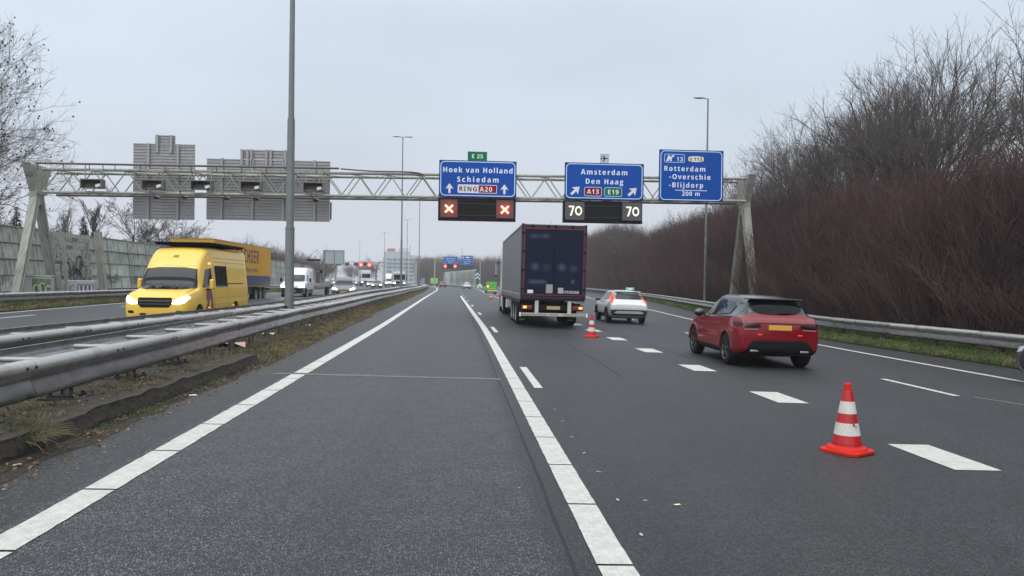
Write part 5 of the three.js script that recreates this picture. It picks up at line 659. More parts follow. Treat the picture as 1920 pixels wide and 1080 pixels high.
{ // roadside cabinets by the left gantry leg
  const c1 = thing('utility_cabinet', 'grey utility cabinet with green graffiti doors between the left gantry legs', 'utility cabinet', [-23.9, .3, -44.2], .25);
  mesh('housing', rbox(1.35, 1.35, .6, .03, 0, .675, 0), std([.42, .44, .45], .6), c1); mesh('lid', rbox(1.42, .08, .68, .02, 0, 1.38, 0), std([.36, .38, .39], .6), c1);
  for (const x of [-.14, .18, .50]) { const d = mesh('door', box(.29, 1.05, .03, x, .72, .31), std([.12, .16, .06], .7), c1); mesh('door_graffiti', faceGeo(.27, 1.0, x, .72, .328), scribble(40 + Math.round(x * 10), ['#0c0d0c', '#c9d0c4'], 2, 128, 384, 12), d); }
  const c2 = thing('utility_cabinet', 'low grey cabinet covered in pink and black graffiti right of the gantry leg', 'utility cabinet', [-23.0, .3, -47.2], .2);
  mesh('housing', rbox(1.5, 1.15, .55, .03, 0, .575, 0), std([.44, .46, .46], .6), c2); mesh('graffiti', faceGeo(1.46, 1.0, 0, .58, .281), canvasMat(512, 350, (c, w, h) => { c.fillStyle = '#a3a7a8'; c.fillRect(0, 0, w, h); const R = rng(5); c.lineWidth = 15; c.lineCap = 'round'; for (let i = 0; i < 4; i++) { const x = 190 + i * 78; c.strokeStyle = '#20222a'; c.fillStyle = i % 2 ? '#c9a9ba' : '#9fb0c8'; c.beginPath(); c.moveTo(x, h - 20); c.lineTo(x, 90); c.quadraticCurveTo(x + 30, 30, x + 60, 90); c.lineTo(x + 60, h - 20); c.fill(); c.stroke(); } c.strokeStyle = '#15171a'; c.beginPath(); c.moveTo(120, 90); c.bezierCurveTo(20, 90, 20, 180, 90, 190); c.bezierCurveTo(160, 200, 140, 300, 30, 290); c.stroke(); }), c2);
}
// traffic sign back on its post, far left
{ const t = thing('reversed_sign', 'grey back of a framed traffic sign on a post above the white van', 'sign', [-21.7, gy(-21.7, 130), -130]); mesh('panel', box(3.2, 2.25, .08, 0, 5.35, 0), std([.30, .36, .36], .5), t); mesh('frame', join([box(3.35, .12, .14, 0, 6.5, .02), box(3.35, .12, .14, 0, 4.2, .02), box(.12, 2.2, .14, -1.62, 5.35, .02), box(.12, 2.2, .14, 1.62, 5.35, .02), box(.10, 2.2, .12, 0, 5.35, .05)]), std([.14, .15, .16], .5), t); mesh('post', cyl(.12, .12, 6.6, -1.85, 3.3, -.1, 10), M.pole, t); mesh('bracket', join([bar([-1.85, 6.2, -.1], [-1.5, 6.2, -.05], .05), bar([-1.85, 4.6, -.1], [-1.5, 4.6, -.05], .05)]), M.pole, t); }
// far gantry over the main road
{ const t = thing('sign_gantry', 'distant slim sign gantry over the main road ahead', 'gantry', [0, 0, -215]); mesh('beam', join([bar([-7.6, 8.1, 0], [5.6, 8.2, 0], .12), bar([-7.6, 7.4, 0], [5.6, 7.5, 0], .10), ...Array.from({ length: 9 }, (_, i) => bar([-7.4 + i * 1.45, 7.4, 0], [-6.7 + i * 1.45, 8.15, 0], .05)), ...Array.from({ length: 9 }, (_, i) => bar([-6.7 + i * 1.45, 8.15, 0], [-5.95 + i * 1.45, 7.45, 0], .05))]), M.gantry, t); mesh('leg', box(.42, 8.3, .5, -7.5, 4.1, 0), M.concrete, t); mesh('leg', box(.3, 8.3, .4, 5.5, 4.1, 0), M.gantry, t);
  const s1 = thing('direction_sign', 'distant blue direction sign above two red ring signals', 'road sign', [-3.0, 7.7, -214.6]); mesh('panel', box(4.1, 2.1, .08), M.signBlue, s1); mesh('sign_face', faceGeo(4.0, 2.0, 0, 0, .046), canvasMat(400, 200, (c, w, h) => { frameSmall(c, w, h); spaced(c, 'Amsterdam', w / 2, 62, 44, 6, 'center'); spaced(c, 'Den Haag', w / 2, 112, 44, 6, 'center'); c.fillRect(45, 125, 10, 50); c.fillRect(345, 125, 10, 50); c.fillStyle = '#8fa3c8'; c.fillRect(120, 140, 160, 32); }), s1);
  const s2 = thing('exit_sign', 'distant blue exit sign right of the ring signals', 'road sign', [1.66, 7.75, -214.6]); mesh('panel', box(3.5, 2.75, .08), M.signBlue, s2); mesh('sign_face', faceGeo(3.4, 2.65, 0, 0, .046), canvasMat(340, 265, (c, w, h) => { frameSmall(c, w, h); c.fillRect(30, 30, 60, 30); c.fillRect(130, 28, 110, 34); c.save(); c.translate(290, 45); c.rotate(.8); c.fillRect(-6, -22, 12, 44); c.restore(); spaced(c, 'Rotterdam', 25, 120, 44, 4); spaced(c, '-Overschie', 60, 175, 40, 4); spaced(c, '-Blijdorp', 60, 228, 40, 4); }), s2);
  const b1 = thing('lane_signal_board', 'distant black board with two lit red ring signals', 'signal board', [-3.0, 6.0, -214.5]); mesh('housing', box(4.3, 1.2, .3), M.black, b1); for (const x of [-1.5, 1.3]) { mesh('red_ring', new THREE.TorusGeometry(.42, .10, 6, 20).translate(x, 0, .2), glow([1, .10, .06], 1.5), b1); mesh('glowing_digit', new THREE.CircleGeometry(.27, 14).translate(x, 0, .18), glow([1, .75, .6], 1.0), b1); }
  const b2 = thing('lane_signal_board', 'distant unlit dark board under the far exit sign', 'signal board', [1.66, 5.85, -214.5]); mesh('housing', box(3.4, 1.1, .3), std([.03, .035, .035], .6), b2); mesh('ridge', box(3.2, .08, .06, 0, .3, .17), M.dark, b2); }
function frameSmall(c, w, h) { c.fillStyle = BLUE; c.fillRect(0, 0, w, h); c.strokeStyle = '#a9c3e6'; c.lineWidth = 5; c.strokeRect(5, 5, w - 10, h - 10); c.fillStyle = '#dfe6f0'; }
{ const t = thing('sign_gantry', 'hazy lattice gantry over the distant oncoming traffic', 'gantry', [0, 0, -260]); const P = []; for (const y of [7.75, 6.45]) P.push(bar([-43, y + .25, 0], [-15.4, y, 0], .11)); for (let i = 0; i < 18; i++) { const x = -42.5 + i * 1.5; P.push(bar([x, 6.6, 0], [x + .75, 7.9, 0], .06), bar([x + .75, 7.9, 0], [x + 1.5, 6.6, 0], .06)); } mesh('truss', join(P), M.gantry, t); mesh('leg', box(.9, 8, .7, -15.6, 3.8, 0), M.concrete, t); mesh('leg', box(.7, 8, .7, -43, 3.8, 0), M.gantry, t); for (let i = 0; i < 4; i++) mesh('camera_housing', box(1.5, .9, .5, -42.0 + i * 3.0, 7.2, .5), M.dark, t);
  for (const [x, l] of [[-34.3, 'left of two glowing red ring signals above the oncoming traffic'], [-31.4, 'right of two glowing red ring signals above the oncoming traffic']]) { const s = thing('ring_signal', l, 'signal', [x, 7.0, -259.4]); mesh('backplate', cyl(.95, .95, .2, 0, 0, 0, 20, 'z'), std([.05, .02, .02], .7), s); mesh('red_ring', new THREE.TorusGeometry(.66, .17, 8, 24).translate(0, 0, .12), glow([1, .12, .08], 1.3), s); mesh('glowing_digit', new THREE.CircleGeometry(.40, 16).translate(0, 0, .12), glow([1, .8, .68], 1.0), s); } }
// gore: chevron board and arrow bollard
{ const t = thing('chevron_sign', 'tall green and white chevron board at the gore, left of the truck', 'sign', [4.5, gy(4.5, 205), -205]); mesh('panel', box(1.45, 2.6, .1, 0, 3.55, 0), std([.02, .13, .09], .5), t); for (const y of [3.0, 3.95]) for (const s of [-1, 1]) { const g = extr([[0, .42], [s * .68, -.28], [s * .68, -.62], [0, .05]], .02); mesh('white_chevron', g.translate(0, y, .055), M.white, t); } mesh('post', join([cyl(.06, .06, 2.4, -.5, 1.2, -.06, 8), cyl(.06, .06, 2.4, .5, 1.2, -.06, 8)]), M.pole, t);
  const b = thing('arrow_bollard', 'round green bollard with white arrow at the gore', 'bollard', [5.1, gy(5.1, 204) + .1, -203]); mesh('dome', new THREE.SphereGeometry(.9, 20, 12, 0, Math.PI * 2, 0, Math.PI / 2).scale(1, 1.45, .6), std([.05, .42, .08], .5), b); for (const s of [-1, 1]) mesh('white_arrow', extr([[0, .95], [s * .72, .15], [s * .72, -.2], [s * .45, -.2], [0, .45]], .02).translate(0, .35, .46), M.white, b); }
{ const t = thing('sign_disc', 'grey half-round sign back behind the second lamp post', 'sign', [-4.7 + -4.5, 0, -199]); mesh('disc', new THREE.CylinderGeometry(1.25, 1.25, .06, 24, 1, false, -Math.PI / 2, Math.PI).rotateX(Math.PI / 2).rotateZ(-Math.PI / 2).translate(-.4, 1.3, 0), std([.22, .25, .27], .5), t); mesh('post', cyl(.06, .06, 2.6, -.35, 1.2, -.06, 8), M.pole, t); }
const variantsFar = planarUV(box(.16, 5.6, 3.96), (v) => v.z * .2, (v) => v.y * .18);
// far graffiti wall along the bend
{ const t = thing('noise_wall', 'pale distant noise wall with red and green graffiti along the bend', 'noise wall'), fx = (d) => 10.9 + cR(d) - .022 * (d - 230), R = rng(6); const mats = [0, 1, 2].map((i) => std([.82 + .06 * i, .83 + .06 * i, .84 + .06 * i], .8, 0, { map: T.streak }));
  for (let d = 232, k = 0; d < 440; d += 4, k++) { const xa = fx(d), xb = fx(d + 4), p = mesh('wall_panel', variantsFar, d < 240 ? mats[2] : mats[Math.floor(R() * 3)], t); p.position.set((xa + xb) / 2, 2.7 + .003 * (d - 230), -(d + 2)); p.rotation.y = Math.atan2(xa - xb, 4); if (k < 20) { const cols = k > 2 && k < 6 ? ['#b0453f', '#c2605a'] : k >= 6 && k < 13 ? ['#5f8f5f', '#8f9a92', '#6f7f74'] : ['#a9aeb2', '#8d9398']; const g = mesh('graffiti', new THREE.PlaneGeometry(3.9, 5).rotateY(-Math.PI / 2), scribble(100 + k, cols, 3, 128, 160, 22), p); g.position.x = -.08; } } }
// distant office building
{ const t = thing('office_building', 'hazy stepped glass office building in the distance left of the bend', 'building', [-44, -.5, -560], .25); const wm = std([.42, .45, .46], .7), gl = std([.16, .25, .30], .25, .2);
  mesh('wall', box(34, 19.5, 18, 4, 9.75, 0), wm, t); mesh('tower', box(17, 23.5, 14, -4, 11.75, 1), wm, t); mesh('roof_block', box(6, 3, 6, 1, 24.8, 0), std([.5, .52, .54], .7), t); mesh('roof_block', box(5, 2.4, 6, -8, 24.6, 0), std([.33, .12, .09], .7), t); mesh('roof_block', box(8, 1.6, 8, 10, 20.3, 0), wm, t);
  for (let f = 0; f < 6; f++) for (let i = 0; i < 8; i++) mesh('window', box(3.3, 1.7, .12, -10.6 + i * 4.0, 3 + f * 2.9, i < 4 ? 9.06 : 9.06), gl, t); mesh('antenna', bar([6, 20, 0], [6, 29, 0], .15), M.dark, t); }
{ const t = thing('apartment_block', 'pale hazy low block behind the trees right of the office', 'building', [30, -.5, -640]); mesh('wall', box(60, 16, 14, 0, 8, 0), std([.45, .45, .46], .7), t); for (let f = 0; f < 4; f++) for (let i = 0; i < 14; i++) mesh('window', box(2.6, 1.5, .1, -27 + i * 4.1, 3 + f * 3.4, 7.05), std([.15, .2, .24], .3), t); }

// ---------- vegetation ----------
class Twigs {                                        // collects tapered three- or more-sided branches into one indexed geometry
  constructor() { this.P = []; this.N = []; this.I = []; }
  branch(pts, rads, n) {
    const base = this.P.length / 3, up = V(0.31, 0.9, 0.27); let a = V(), b = V(), d = V();
    pts.forEach((p, i) => { d.subVectors(pts[Math.min(i + 1, pts.length - 1)], pts[Math.max(i - 1, 0)]).normalize(); a.crossVectors(d, Math.abs(d.dot(up)) > .95 ? V(1, 0, 0) : up).normalize(); b.crossVectors(d, a); for (let k = 0; k < n; k++) { const t = k / n * Math.PI * 2, c = Math.cos(t), s = Math.sin(t), nx = a.x * c + b.x * s, ny = a.y * c + b.y * s, nz = a.z * c + b.z * s, r = rads[i]; this.P.push(p.x + nx * r, p.y + ny * r, p.z + nz * r); this.N.push(nx, ny, nz); } if (i) for (let k = 0; k < n; k++) { const q = base + (i - 1) * n + k, w = base + (i - 1) * n + (k + 1) % n; this.I.push(q, w, w + n, q, w + n, q + n); } });
  }
  geo() { const g = new THREE.BufferGeometry(); g.setAttribute('position', new THREE.Float32BufferAttribute(this.P, 3)); g.setAttribute('normal', new THREE.Float32BufferAttribute(this.N, 3)); g.setAttribute('uv', new THREE.Float32BufferAttribute(new Float32Array(this.P.length / 3 * 2).map((_, i) => (i % 2 ? this.P[(i >> 1) * 3 + 1] * .4 : this.P[(i >> 1) * 3] + this.P[(i >> 1) * 3 + 2])), 2)); g.setIndex(this.I); return g; }
}
function wobble(p, dir, L, n, R, w, trop) { const pts = [p.clone()], d = dir.clone(); let q = p.clone(); for (let i = 0; i < n; i++) { d.x += (R() - .5) * w; d.z += (R() - .5) * w; d.y += (R() - .5) * w + trop; d.normalize(); q = q.clone().addScaledVector(d, L / n); pts.push(q); } return pts; }
function off(dir, ang, R) { const a = V(R() - .5, R() - .5, R() - .5).cross(dir).normalize(); return dir.clone().applyAxisAngle(a, ang); }
function bareTree(seed, o) {                         // H height, fork where limbs start, counts per level, spread
  const R = rng(seed), wood = new Twigs(), crown = new Twigs(), balls = [], H = o.H, tips = [];
  const grow = (p, dir, L, r, lev) => {
    const n = lev === 0 ? 5 : lev === 1 ? 6 : lev === 2 ? 4 : lev === 3 ? 3 : 2, pts = wobble(p, dir, L, n, R, o.wob[lev], o.trop[lev]), end = lev === 0 ? .55 : lev === 4 ? .6 : .25, rads = pts.map((_, i) => Math.max(o.minR, r * lerp(1, end, i / n)));
    (lev < 2 ? wood : crown).branch(pts, rads, lev === 0 ? 9 : lev === 1 ? 6 : lev === 2 ? 4 : 3);
    if (lev >= o.levels) { tips.push(pts[n]); return; }
    const kids = o.kids[lev];
    for (let k = 0; k < kids; k++) { const from = lev === 0 ? o.fork : .18, t = from + (1 - from) * (k + R() * .9) / kids, f = Math.min(n - .001, t * n), i = Math.floor(f), q = pts[i].clone().lerp(pts[i + 1], f - i), dd = pts[i + 1].clone().sub(pts[i]).normalize(), len = o.len[lev] * L * (.65 + .6 * R()) * (lev === 0 ? lerp(1.15, .8, (t - from) / (1 - from)) : (o.full && lev === 1 ? lerp(.75, 1.1, t) : lerp(1.1, .55, t))); grow(q, off(dd, o.ang[lev] * (.6 + .7 * R()), R), len, Math.max(o.minR, r * lerp(1, end, t) * o.thin[lev]), lev + 1); }
    if (lev > 0) grow(pts[n], off(dir, .15, R), L * (o.full && lev === 1 ? .18 : .35), rads[n], Math.max(lev + 1, 2));
  };
  grow(V(0, -.4, 0), V((R() - .5) * .1, 1, (R() - .5) * .1).normalize(), H * o.trunk, o.r, 0);
  const gw = wood.geo(), gc = crown.geo(); gc.computeBoundingBox(); gw.computeBoundingBox(); const k = H / Math.max(gc.boundingBox.max.y, gw.boundingBox.max.y), kr = k * (o.kr || 1); gw.scale(kr, k, kr); gc.scale(kr, k, kr); tips.forEach((v) => v.set(v.x * kr, v.y * k, v.z * kr)); return { wood: gw, crown: gc, tips };
}
const vase = { H: 14, kr: 1.0, trunk: .42, r: .27, fork: .30, levels: 4, kids: [12, 12, 8, 4], len: [1.3, .36, .45, .5], ang: [.62, .55, .60, .7], thin: [.55, .5, .5, .6], wob: [.06, .12, .16, .22, .3], trop: [.02, .05, .07, .07, .05], minR: .0085, full: 1 };
const round = { H: 10, trunk: .6, r: .17, fork: .3, levels: 4, kids: [14, 9, 6, 3], len: [.75, .42, .45, .5], ang: [.95, .75, .7, .7], thin: [.42, .5, .5, .6], wob: [.06, .16, .22, .3, .3], trop: [.02, .04, .04, .02, .02], minR: .012 };
const poplar = { H: 10, trunk: .95, r: .13, fork: .12, levels: 3, kids: [46, 9, 4], len: [.26, .4, .45], ang: [.42, .35, .4], thin: [.4, .5, .6], wob: [.03, .06, .1, .12], trop: [.01, .12, .12, .1], minR: .014 };
function forkTree(seed, o) {                         // repeated forking into a rounded fan of fine twigs
  const R = rng(seed), wood = new Twigs(), crown = new Twigs(), tips = [], H = o.H;
  const grow = (p, dir, L, r, lev) => {
    const pts = wobble(p, dir, L, 3, R, .13, o.trop), n = R() < o.three ? 3 : 2, rr = r * Math.pow(n, -1 / 2.15), last = lev >= o.levels; (lev < 3 ? wood : crown).branch(pts, pts.map((_, i) => Math.max(o.minR, lerp(r, last ? o.minR : r * .82, i / 3))), lev < 2 ? 7 : lev < 4 ? 5 : 3);
    if (lev > 2) { const s = last ? 4 : lev > 3 ? 2 : 1; for (let k = 0; k < s; k++) { const f = .3 + 2.69 * R(), i = Math.floor(f), q = pts[i].clone().lerp(pts[i + 1], f - i), t = wobble(q, off(dir, .45 + .5 * R(), R), (.35 + .75 * R()) * o.twig, 2, R, .2, .10); crown.branch(t, [o.minR, o.minR, o.minR * .7], 3); if (last) tips.push(t[2]); } }
    if (last) return;
    const d = pts[3].clone().sub(pts[2]).normalize(), ax = V(R() - .5, R() - .5, R() - .5).cross(d).normalize(), a0 = R() * 6.28;
    for (let k = 0; k < n; k++) { const a = o.ang * (.55 + .8 * R()), dd = d.clone().applyAxisAngle(ax.clone().applyAxisAngle(d, a0 + k / n * 6.283 + (R() - .5) * .6), a); grow(pts[3], dd, L * o.dec * (.8 + .4 * R()), rr, lev + 1); }
  };
  const trunk = wobble(V(0, -.4, 0), V((R() - .5) * .15, 1, (R() - .5) * .15).normalize(), H * o.trunk + .4, 4, R, .06, .02); wood.branch(trunk, trunk.map((_, i) => o.r * (1 - .06 * i)), 9);
  for (let k = 0; k < o.main; k++) { const a = o.open * (.35 + .9 * R()), az = k / o.main * 6.283 + R() * .7; grow(trunk[k % 3 === 2 ? 3 : 4], V(Math.sin(a) * Math.cos(az), Math.cos(a), Math.sin(a) * Math.sin(az)), H * .17 * (.85 + .3 * R()), o.r * .62, 0); }
  const gw = wood.geo(), gc = crown.geo(); gc.computeBoundingBox(); const k = H / gc.boundingBox.max.y, kr = k * (o.kr || 1); gw.scale(kr, k, kr); gc.scale(kr, k, kr); tips.forEach((v) => v.set(v.x * kr, v.y * k, v.z * kr)); return { wood: gw, crown: gc, tips };
}
const fan = { H: 14, trunk: .16, main: 6, open: .62, r: .24, levels: 6, three: .30, ang: .36, dec: .86, trop: .035, twig: 1, minR: .0075 };
const woods = { vase: [1, 2, 3, 4].map((s) => forkTree(s * 13 + 1, fan)), round: [1, 2].map((s) => bareTree(s * 17 + 5, round)), poplar: [1, 2].map((s) => bareTree(s * 7 + 3, poplar)), plane: forkTree(77, { ...fan, H: 16, open: .95, ang: .42, main: 8, trunk: .2, levels: 7, trop: .012, minR: .0085, kr: .74 }) };
const protoTree = new Map();
function tree(kind, i, label, x, d, H, turn, o = {}) {
  const src = Array.isArray(woods[kind]) ? woods[kind][i % woods[kind].length] : woods[kind], base = o.y ?? -.3, hb = { vase: 14, round: 10, poplar: 10, plane: 16 }[kind];
  const t = thing(o.name || 'bare_tree', label, 'tree', [x, base, -d], turn, o.group); t.scale.setScalar(H / hb); if (o.wide) t.scale.x *= o.wide, t.scale.z *= o.wide;
  mesh('trunk', src.wood, o.bark || M.bark, t); mesh('crown', src.crown, o.twig || M.twigNear, t); return t;
}
for (const [x, d, H, i, l] of [[27.0, 31, 14.6, 0, 'tall bare tree at the right edge of the photo behind the hedge'], [23.6, 36, 15.6, 1, 'tallest bare tree behind the hedge, its fork above the red car'], [25.2, 42.5, 15.2, 2, 'tall bare tree behind the hedge, second to the left of the tallest'], [24.9, 47, 14.3, 3, 'bare spreading tree behind the hedge in the middle of the right group'], [25.4, 53, 13.9, 0, 'bare tree sloping left, above the right gantry leg side of the hedge'], [26.6, 60, 13.6, 1, 'lower bare tree at the left slope of the right tree group'], [27.4, 68, 12.6, 2, 'small bare tree right behind the gantry pylon'], [30.0, 80, 12.2, 3, 'thin bare tree left behind the gantry pylon'], [24.2, 40, 14.4, 0, 'bare tree between the tallest one and its left neighbour'], [28.2, 73, 13.2, 1, 'bare tree just right of the gantry pylon, behind the hedge']]) tree('vase', i, l, x, d, H - .7, i * 1.7 + x, { y: gy(railR(d), d) + 1.2 });
for (const [x, d, H, i, l, k] of [[30.5, 100, 11.4, 0, 'small bushy bare tree below the exit sign'], [29.5, 125, 12.2, 1, 'bushy dark bare tree below the signal board showing 70'], [37, 112, 9.8, 0, 'low bare tree left of the thin lamp post at the hedge top']]) tree('round', i, l, x, d, H, i + d, { y: .8 });
{ const t = tree('plane', 0, 'bare tree hung with round seed balls at the left edge above the noise wall', -34.6, 49, 20.4, 1.1, { name: 'plane_tree', y: .2 });
  const R = rng(3), tips = woods.plane.tips, im = new THREE.InstancedMesh(new THREE.IcosahedronGeometry(1, 1), std([.045, .04, .035], .95), 900), m = new THREE.Matrix4(); for (let i = 0; i < 900; i++) { const p = tips[Math.floor(R() * tips.length)], s = .028 + .022 * R(); m.compose(V(p.x, p.y - .06 - .05 * R(), p.z), new THREE.Quaternion(), V(s, s * 1.2, s)); im.setMatrixAt(i, m); } im.name = 'seed_ball'; stuff(im); im.castShadow = true; t.add(im); }
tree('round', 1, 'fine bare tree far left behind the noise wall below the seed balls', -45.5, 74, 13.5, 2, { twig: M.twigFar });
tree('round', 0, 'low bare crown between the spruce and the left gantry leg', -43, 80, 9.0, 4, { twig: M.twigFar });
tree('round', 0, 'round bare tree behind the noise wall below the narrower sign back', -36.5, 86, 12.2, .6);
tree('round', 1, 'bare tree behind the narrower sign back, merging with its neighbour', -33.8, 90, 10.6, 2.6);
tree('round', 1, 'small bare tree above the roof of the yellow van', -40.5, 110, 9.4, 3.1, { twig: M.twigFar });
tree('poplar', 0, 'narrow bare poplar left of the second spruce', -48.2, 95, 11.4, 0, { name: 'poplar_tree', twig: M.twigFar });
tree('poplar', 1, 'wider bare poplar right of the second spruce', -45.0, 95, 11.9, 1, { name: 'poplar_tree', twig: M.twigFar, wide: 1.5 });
{ const spruce = (() => { const R = rng(19), P = [], H = 9; for (let i = 0; i < 5200; i++) { const y = H * (1 - Math.sqrt(R())) * .98 + .3, r = (1 - y / H) * 1.75 * (.35 + .65 * Math.pow(R(), .5)) * (.8 + .3 * Math.sin(y * 7)), a = R() * 6.283, c = V(r * Math.cos(a), y - r * .25, r * Math.sin(a)), s = .10 + .13 * R(), d = V(Math.cos(a), -.45 + .5 * R(), Math.sin(a)).multiplyScalar(s * 2), e = V(-Math.sin(a), R() - .5, Math.cos(a)).multiplyScalar(s * .55); P.push(c.x - e.x, c.y - e.y, c.z - e.z, c.x + e.x, c.y + e.y, c.z + e.z, c.x + d.x, c.y + d.y, c.z + d.z); } const g = new THREE.BufferGeometry(); g.setAttribute('position', new THREE.Float32BufferAttribute(P, 3)); g.setAttribute('uv', new THREE.Float32BufferAttribute(new Float32Array(P.length / 3 * 2), 2)); g.computeVertexNormals(); return g; })();
  const m = std([.022, .034, .024], .9); for (const [x, d, H, l] of [[-43.3, 76, 8.6, 'dark spruce left of the left gantry leg'], [-43.8, 90, 8.9, 'dark spruce between the two bare poplars']]) { const t = thing('spruce_tree', l, 'tree', [x, -.2, -d], d); t.scale.setScalar(H / 9); mesh('trunk', cyl(.16, .03, 8.6, 0, 4.3, 0, 8), M.bark, t); mesh('crown', spruce, m, t); } }
// distant wood around the bend
{ const R = rng(51), far = std([.10, .085, .075], .95); const names = [];
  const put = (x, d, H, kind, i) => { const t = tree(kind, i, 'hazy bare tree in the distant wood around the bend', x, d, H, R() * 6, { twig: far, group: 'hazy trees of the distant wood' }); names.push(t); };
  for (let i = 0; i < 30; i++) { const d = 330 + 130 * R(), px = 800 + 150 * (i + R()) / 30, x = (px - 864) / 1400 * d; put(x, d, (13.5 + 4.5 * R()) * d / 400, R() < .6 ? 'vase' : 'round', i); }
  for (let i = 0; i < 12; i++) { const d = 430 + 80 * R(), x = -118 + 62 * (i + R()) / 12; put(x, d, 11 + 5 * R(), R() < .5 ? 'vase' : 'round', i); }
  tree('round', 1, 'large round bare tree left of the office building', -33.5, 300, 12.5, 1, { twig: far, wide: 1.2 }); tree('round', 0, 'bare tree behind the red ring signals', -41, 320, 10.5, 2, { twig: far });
  for (const [x, d, H, l] of [[-33, 150, 9.5, 'reddish bare tree right of the near lamp post above the noise wall'], [-37, 140, 10, 'bare tree behind the near lamp post above the noise wall'], [-31, 172, 9.8, 'reddish bare tree left of the framed sign back'], [-36, 128, 9.6, 'bare bushy tree above the end of the yellow truck'], [-34, 185, 9.0, 'reddish bare tree behind the framed sign back']]) tree('round', 1, l, x, d, H, d, { twig: std([.13, .085, .075], .95) }); }

// brown hedge on the right: dense upright stems with fine twigs
function clump(seed, o) {
  const R = rng(seed), t = new Twigs();
  for (let i = 0; i < o.stems; i++) { const a = R() * 6.28, r = o.rad * Math.sqrt(R()), lean = o.lean * (.3 + R()), la = R() * 6.28, H = o.H * (.72 + .36 * R()), pts = wobble(V(r * Math.cos(a), -.2, r * Math.sin(a)), V(Math.cos(la) * lean + (o.bias || 0), 1, Math.sin(la) * lean).normalize(), H, 5, R, .16, .02); t.branch(pts, pts.map((_, k) => lerp(.016, .005, k / 5)), 3);
    for (let k = 0; k < o.twigs; k++) { const f = (.12 + .88 * R()) * 4.999, j = Math.floor(f), q = pts[j].clone().lerp(pts[j + 1], f - j), dd = pts[j + 1].clone().sub(pts[j]).normalize(), tw = wobble(q, off(dd, .35 + .5 * R(), R), .5 + .9 * R(), 2, R, .25, .06); t.branch(tw, [.007, .0055, .0035], 3); } }
  return t.geo();
}
{
  const R = rng(88), mats = [std([.082, .043, .040], .95), std([.056, .034, .033], .95), std([.085, .048, .043], .95)];
  const geos = [clump(1, { stems: 44, rad: .75, lean: .16, H: 6.5, twigs: 18 }), clump(2, { stems: 40, rad: .7, lean: .22, H: 7.0, twigs: 18 }), clump(3, { stems: 30, rad: .7, lean: .5, H: 4.2, twigs: 18, bias: -.25 })];
  const lists = [[], [], []], m = new THREE.Matrix4(), q = new THREE.Quaternion();
  for (let d = -14; d < 420; d += d < 60 ? .75 : d < 130 ? 1.15 : d < 220 ? 1.7 : 3) { const rows = d < 130 ? 7 : 5; for (let r = 0; r < rows; r++) { const a = 1.75 + r * .85 + (R() - .5) * .7, x = railR(d) + a, hs = lerp(.82, 1.26, smooth(16, 95, d)) * lerp(1, 1.25, smooth(110, 190, d)) * (.9 + .2 * R()) * (r === 0 ? .82 : 1) * (1 + .08 * Math.sin(d * .6)), k = r < 2 && R() < .28 ? 2 : R() < .5 ? 0 : 1, y = gy(railR(d) - .75, d) + .1 + 1.2 * smooth(2.5, 9, a) * .7; q.setFromEuler(new THREE.Euler(0, k === 2 ? (R() - .5) * 1.2 : R() * 6.28, 0)); lists[k].push(m.clone().compose(V(x, y, -(d + (R() - .5) * .6)), q, V(1, hs, 1).multiplyScalar(d > 130 ? 1.25 : 1)).clone()); } }
  const hedge = thing('hedge', 'long dense brown leafless hedge along the right guardrail', 'hedge');
  lists.forEach((L, k) => { const im = new THREE.InstancedMesh(geos[k], mats[k], L.length); L.forEach((mm, i) => { im.setMatrixAt(i, mm); const c = .75 + .5 * R(); im.setColorAt(i, new THREE.Color(c, c * (.93 + .1 * R()), c * .95)); }); im.name = 'brushwood'; im.castShadow = im.receiveShadow = true; stuff(im); hedge.add(im); });
  hedge.userData.kind = 'stuff';
  // far shrub mass beyond the bend and behind the left wall
  const far = new THREE.InstancedMesh(geos[1], std([.11, .08, .07], .95), 420); for (let i = 0; i < 420; i++) { let x, d, s; if (i < 250) { d = 330 + 150 * R(); x = lerp(-24, 24, R()) * d / 400 + 2; s = 1.1 + .9 * R(); } else { d = 110 + 170 * R(); x = -31 - 9 * R() + cL(d) * .9; s = .75 + .35 * R(); } q.setFromEuler(new THREE.Euler(0, R() * 6.28, 0)); m.compose(V(x, 0, -d), q, V(s * 1.5, s, s * 1.5)); far.setMatrixAt(i, m); } far.name = 'distant_brush'; scene.add(far); stuff(tag(far, 'hazy brown brushwood of the distant wood and behind the far noise wall', 'brushwood'));
}
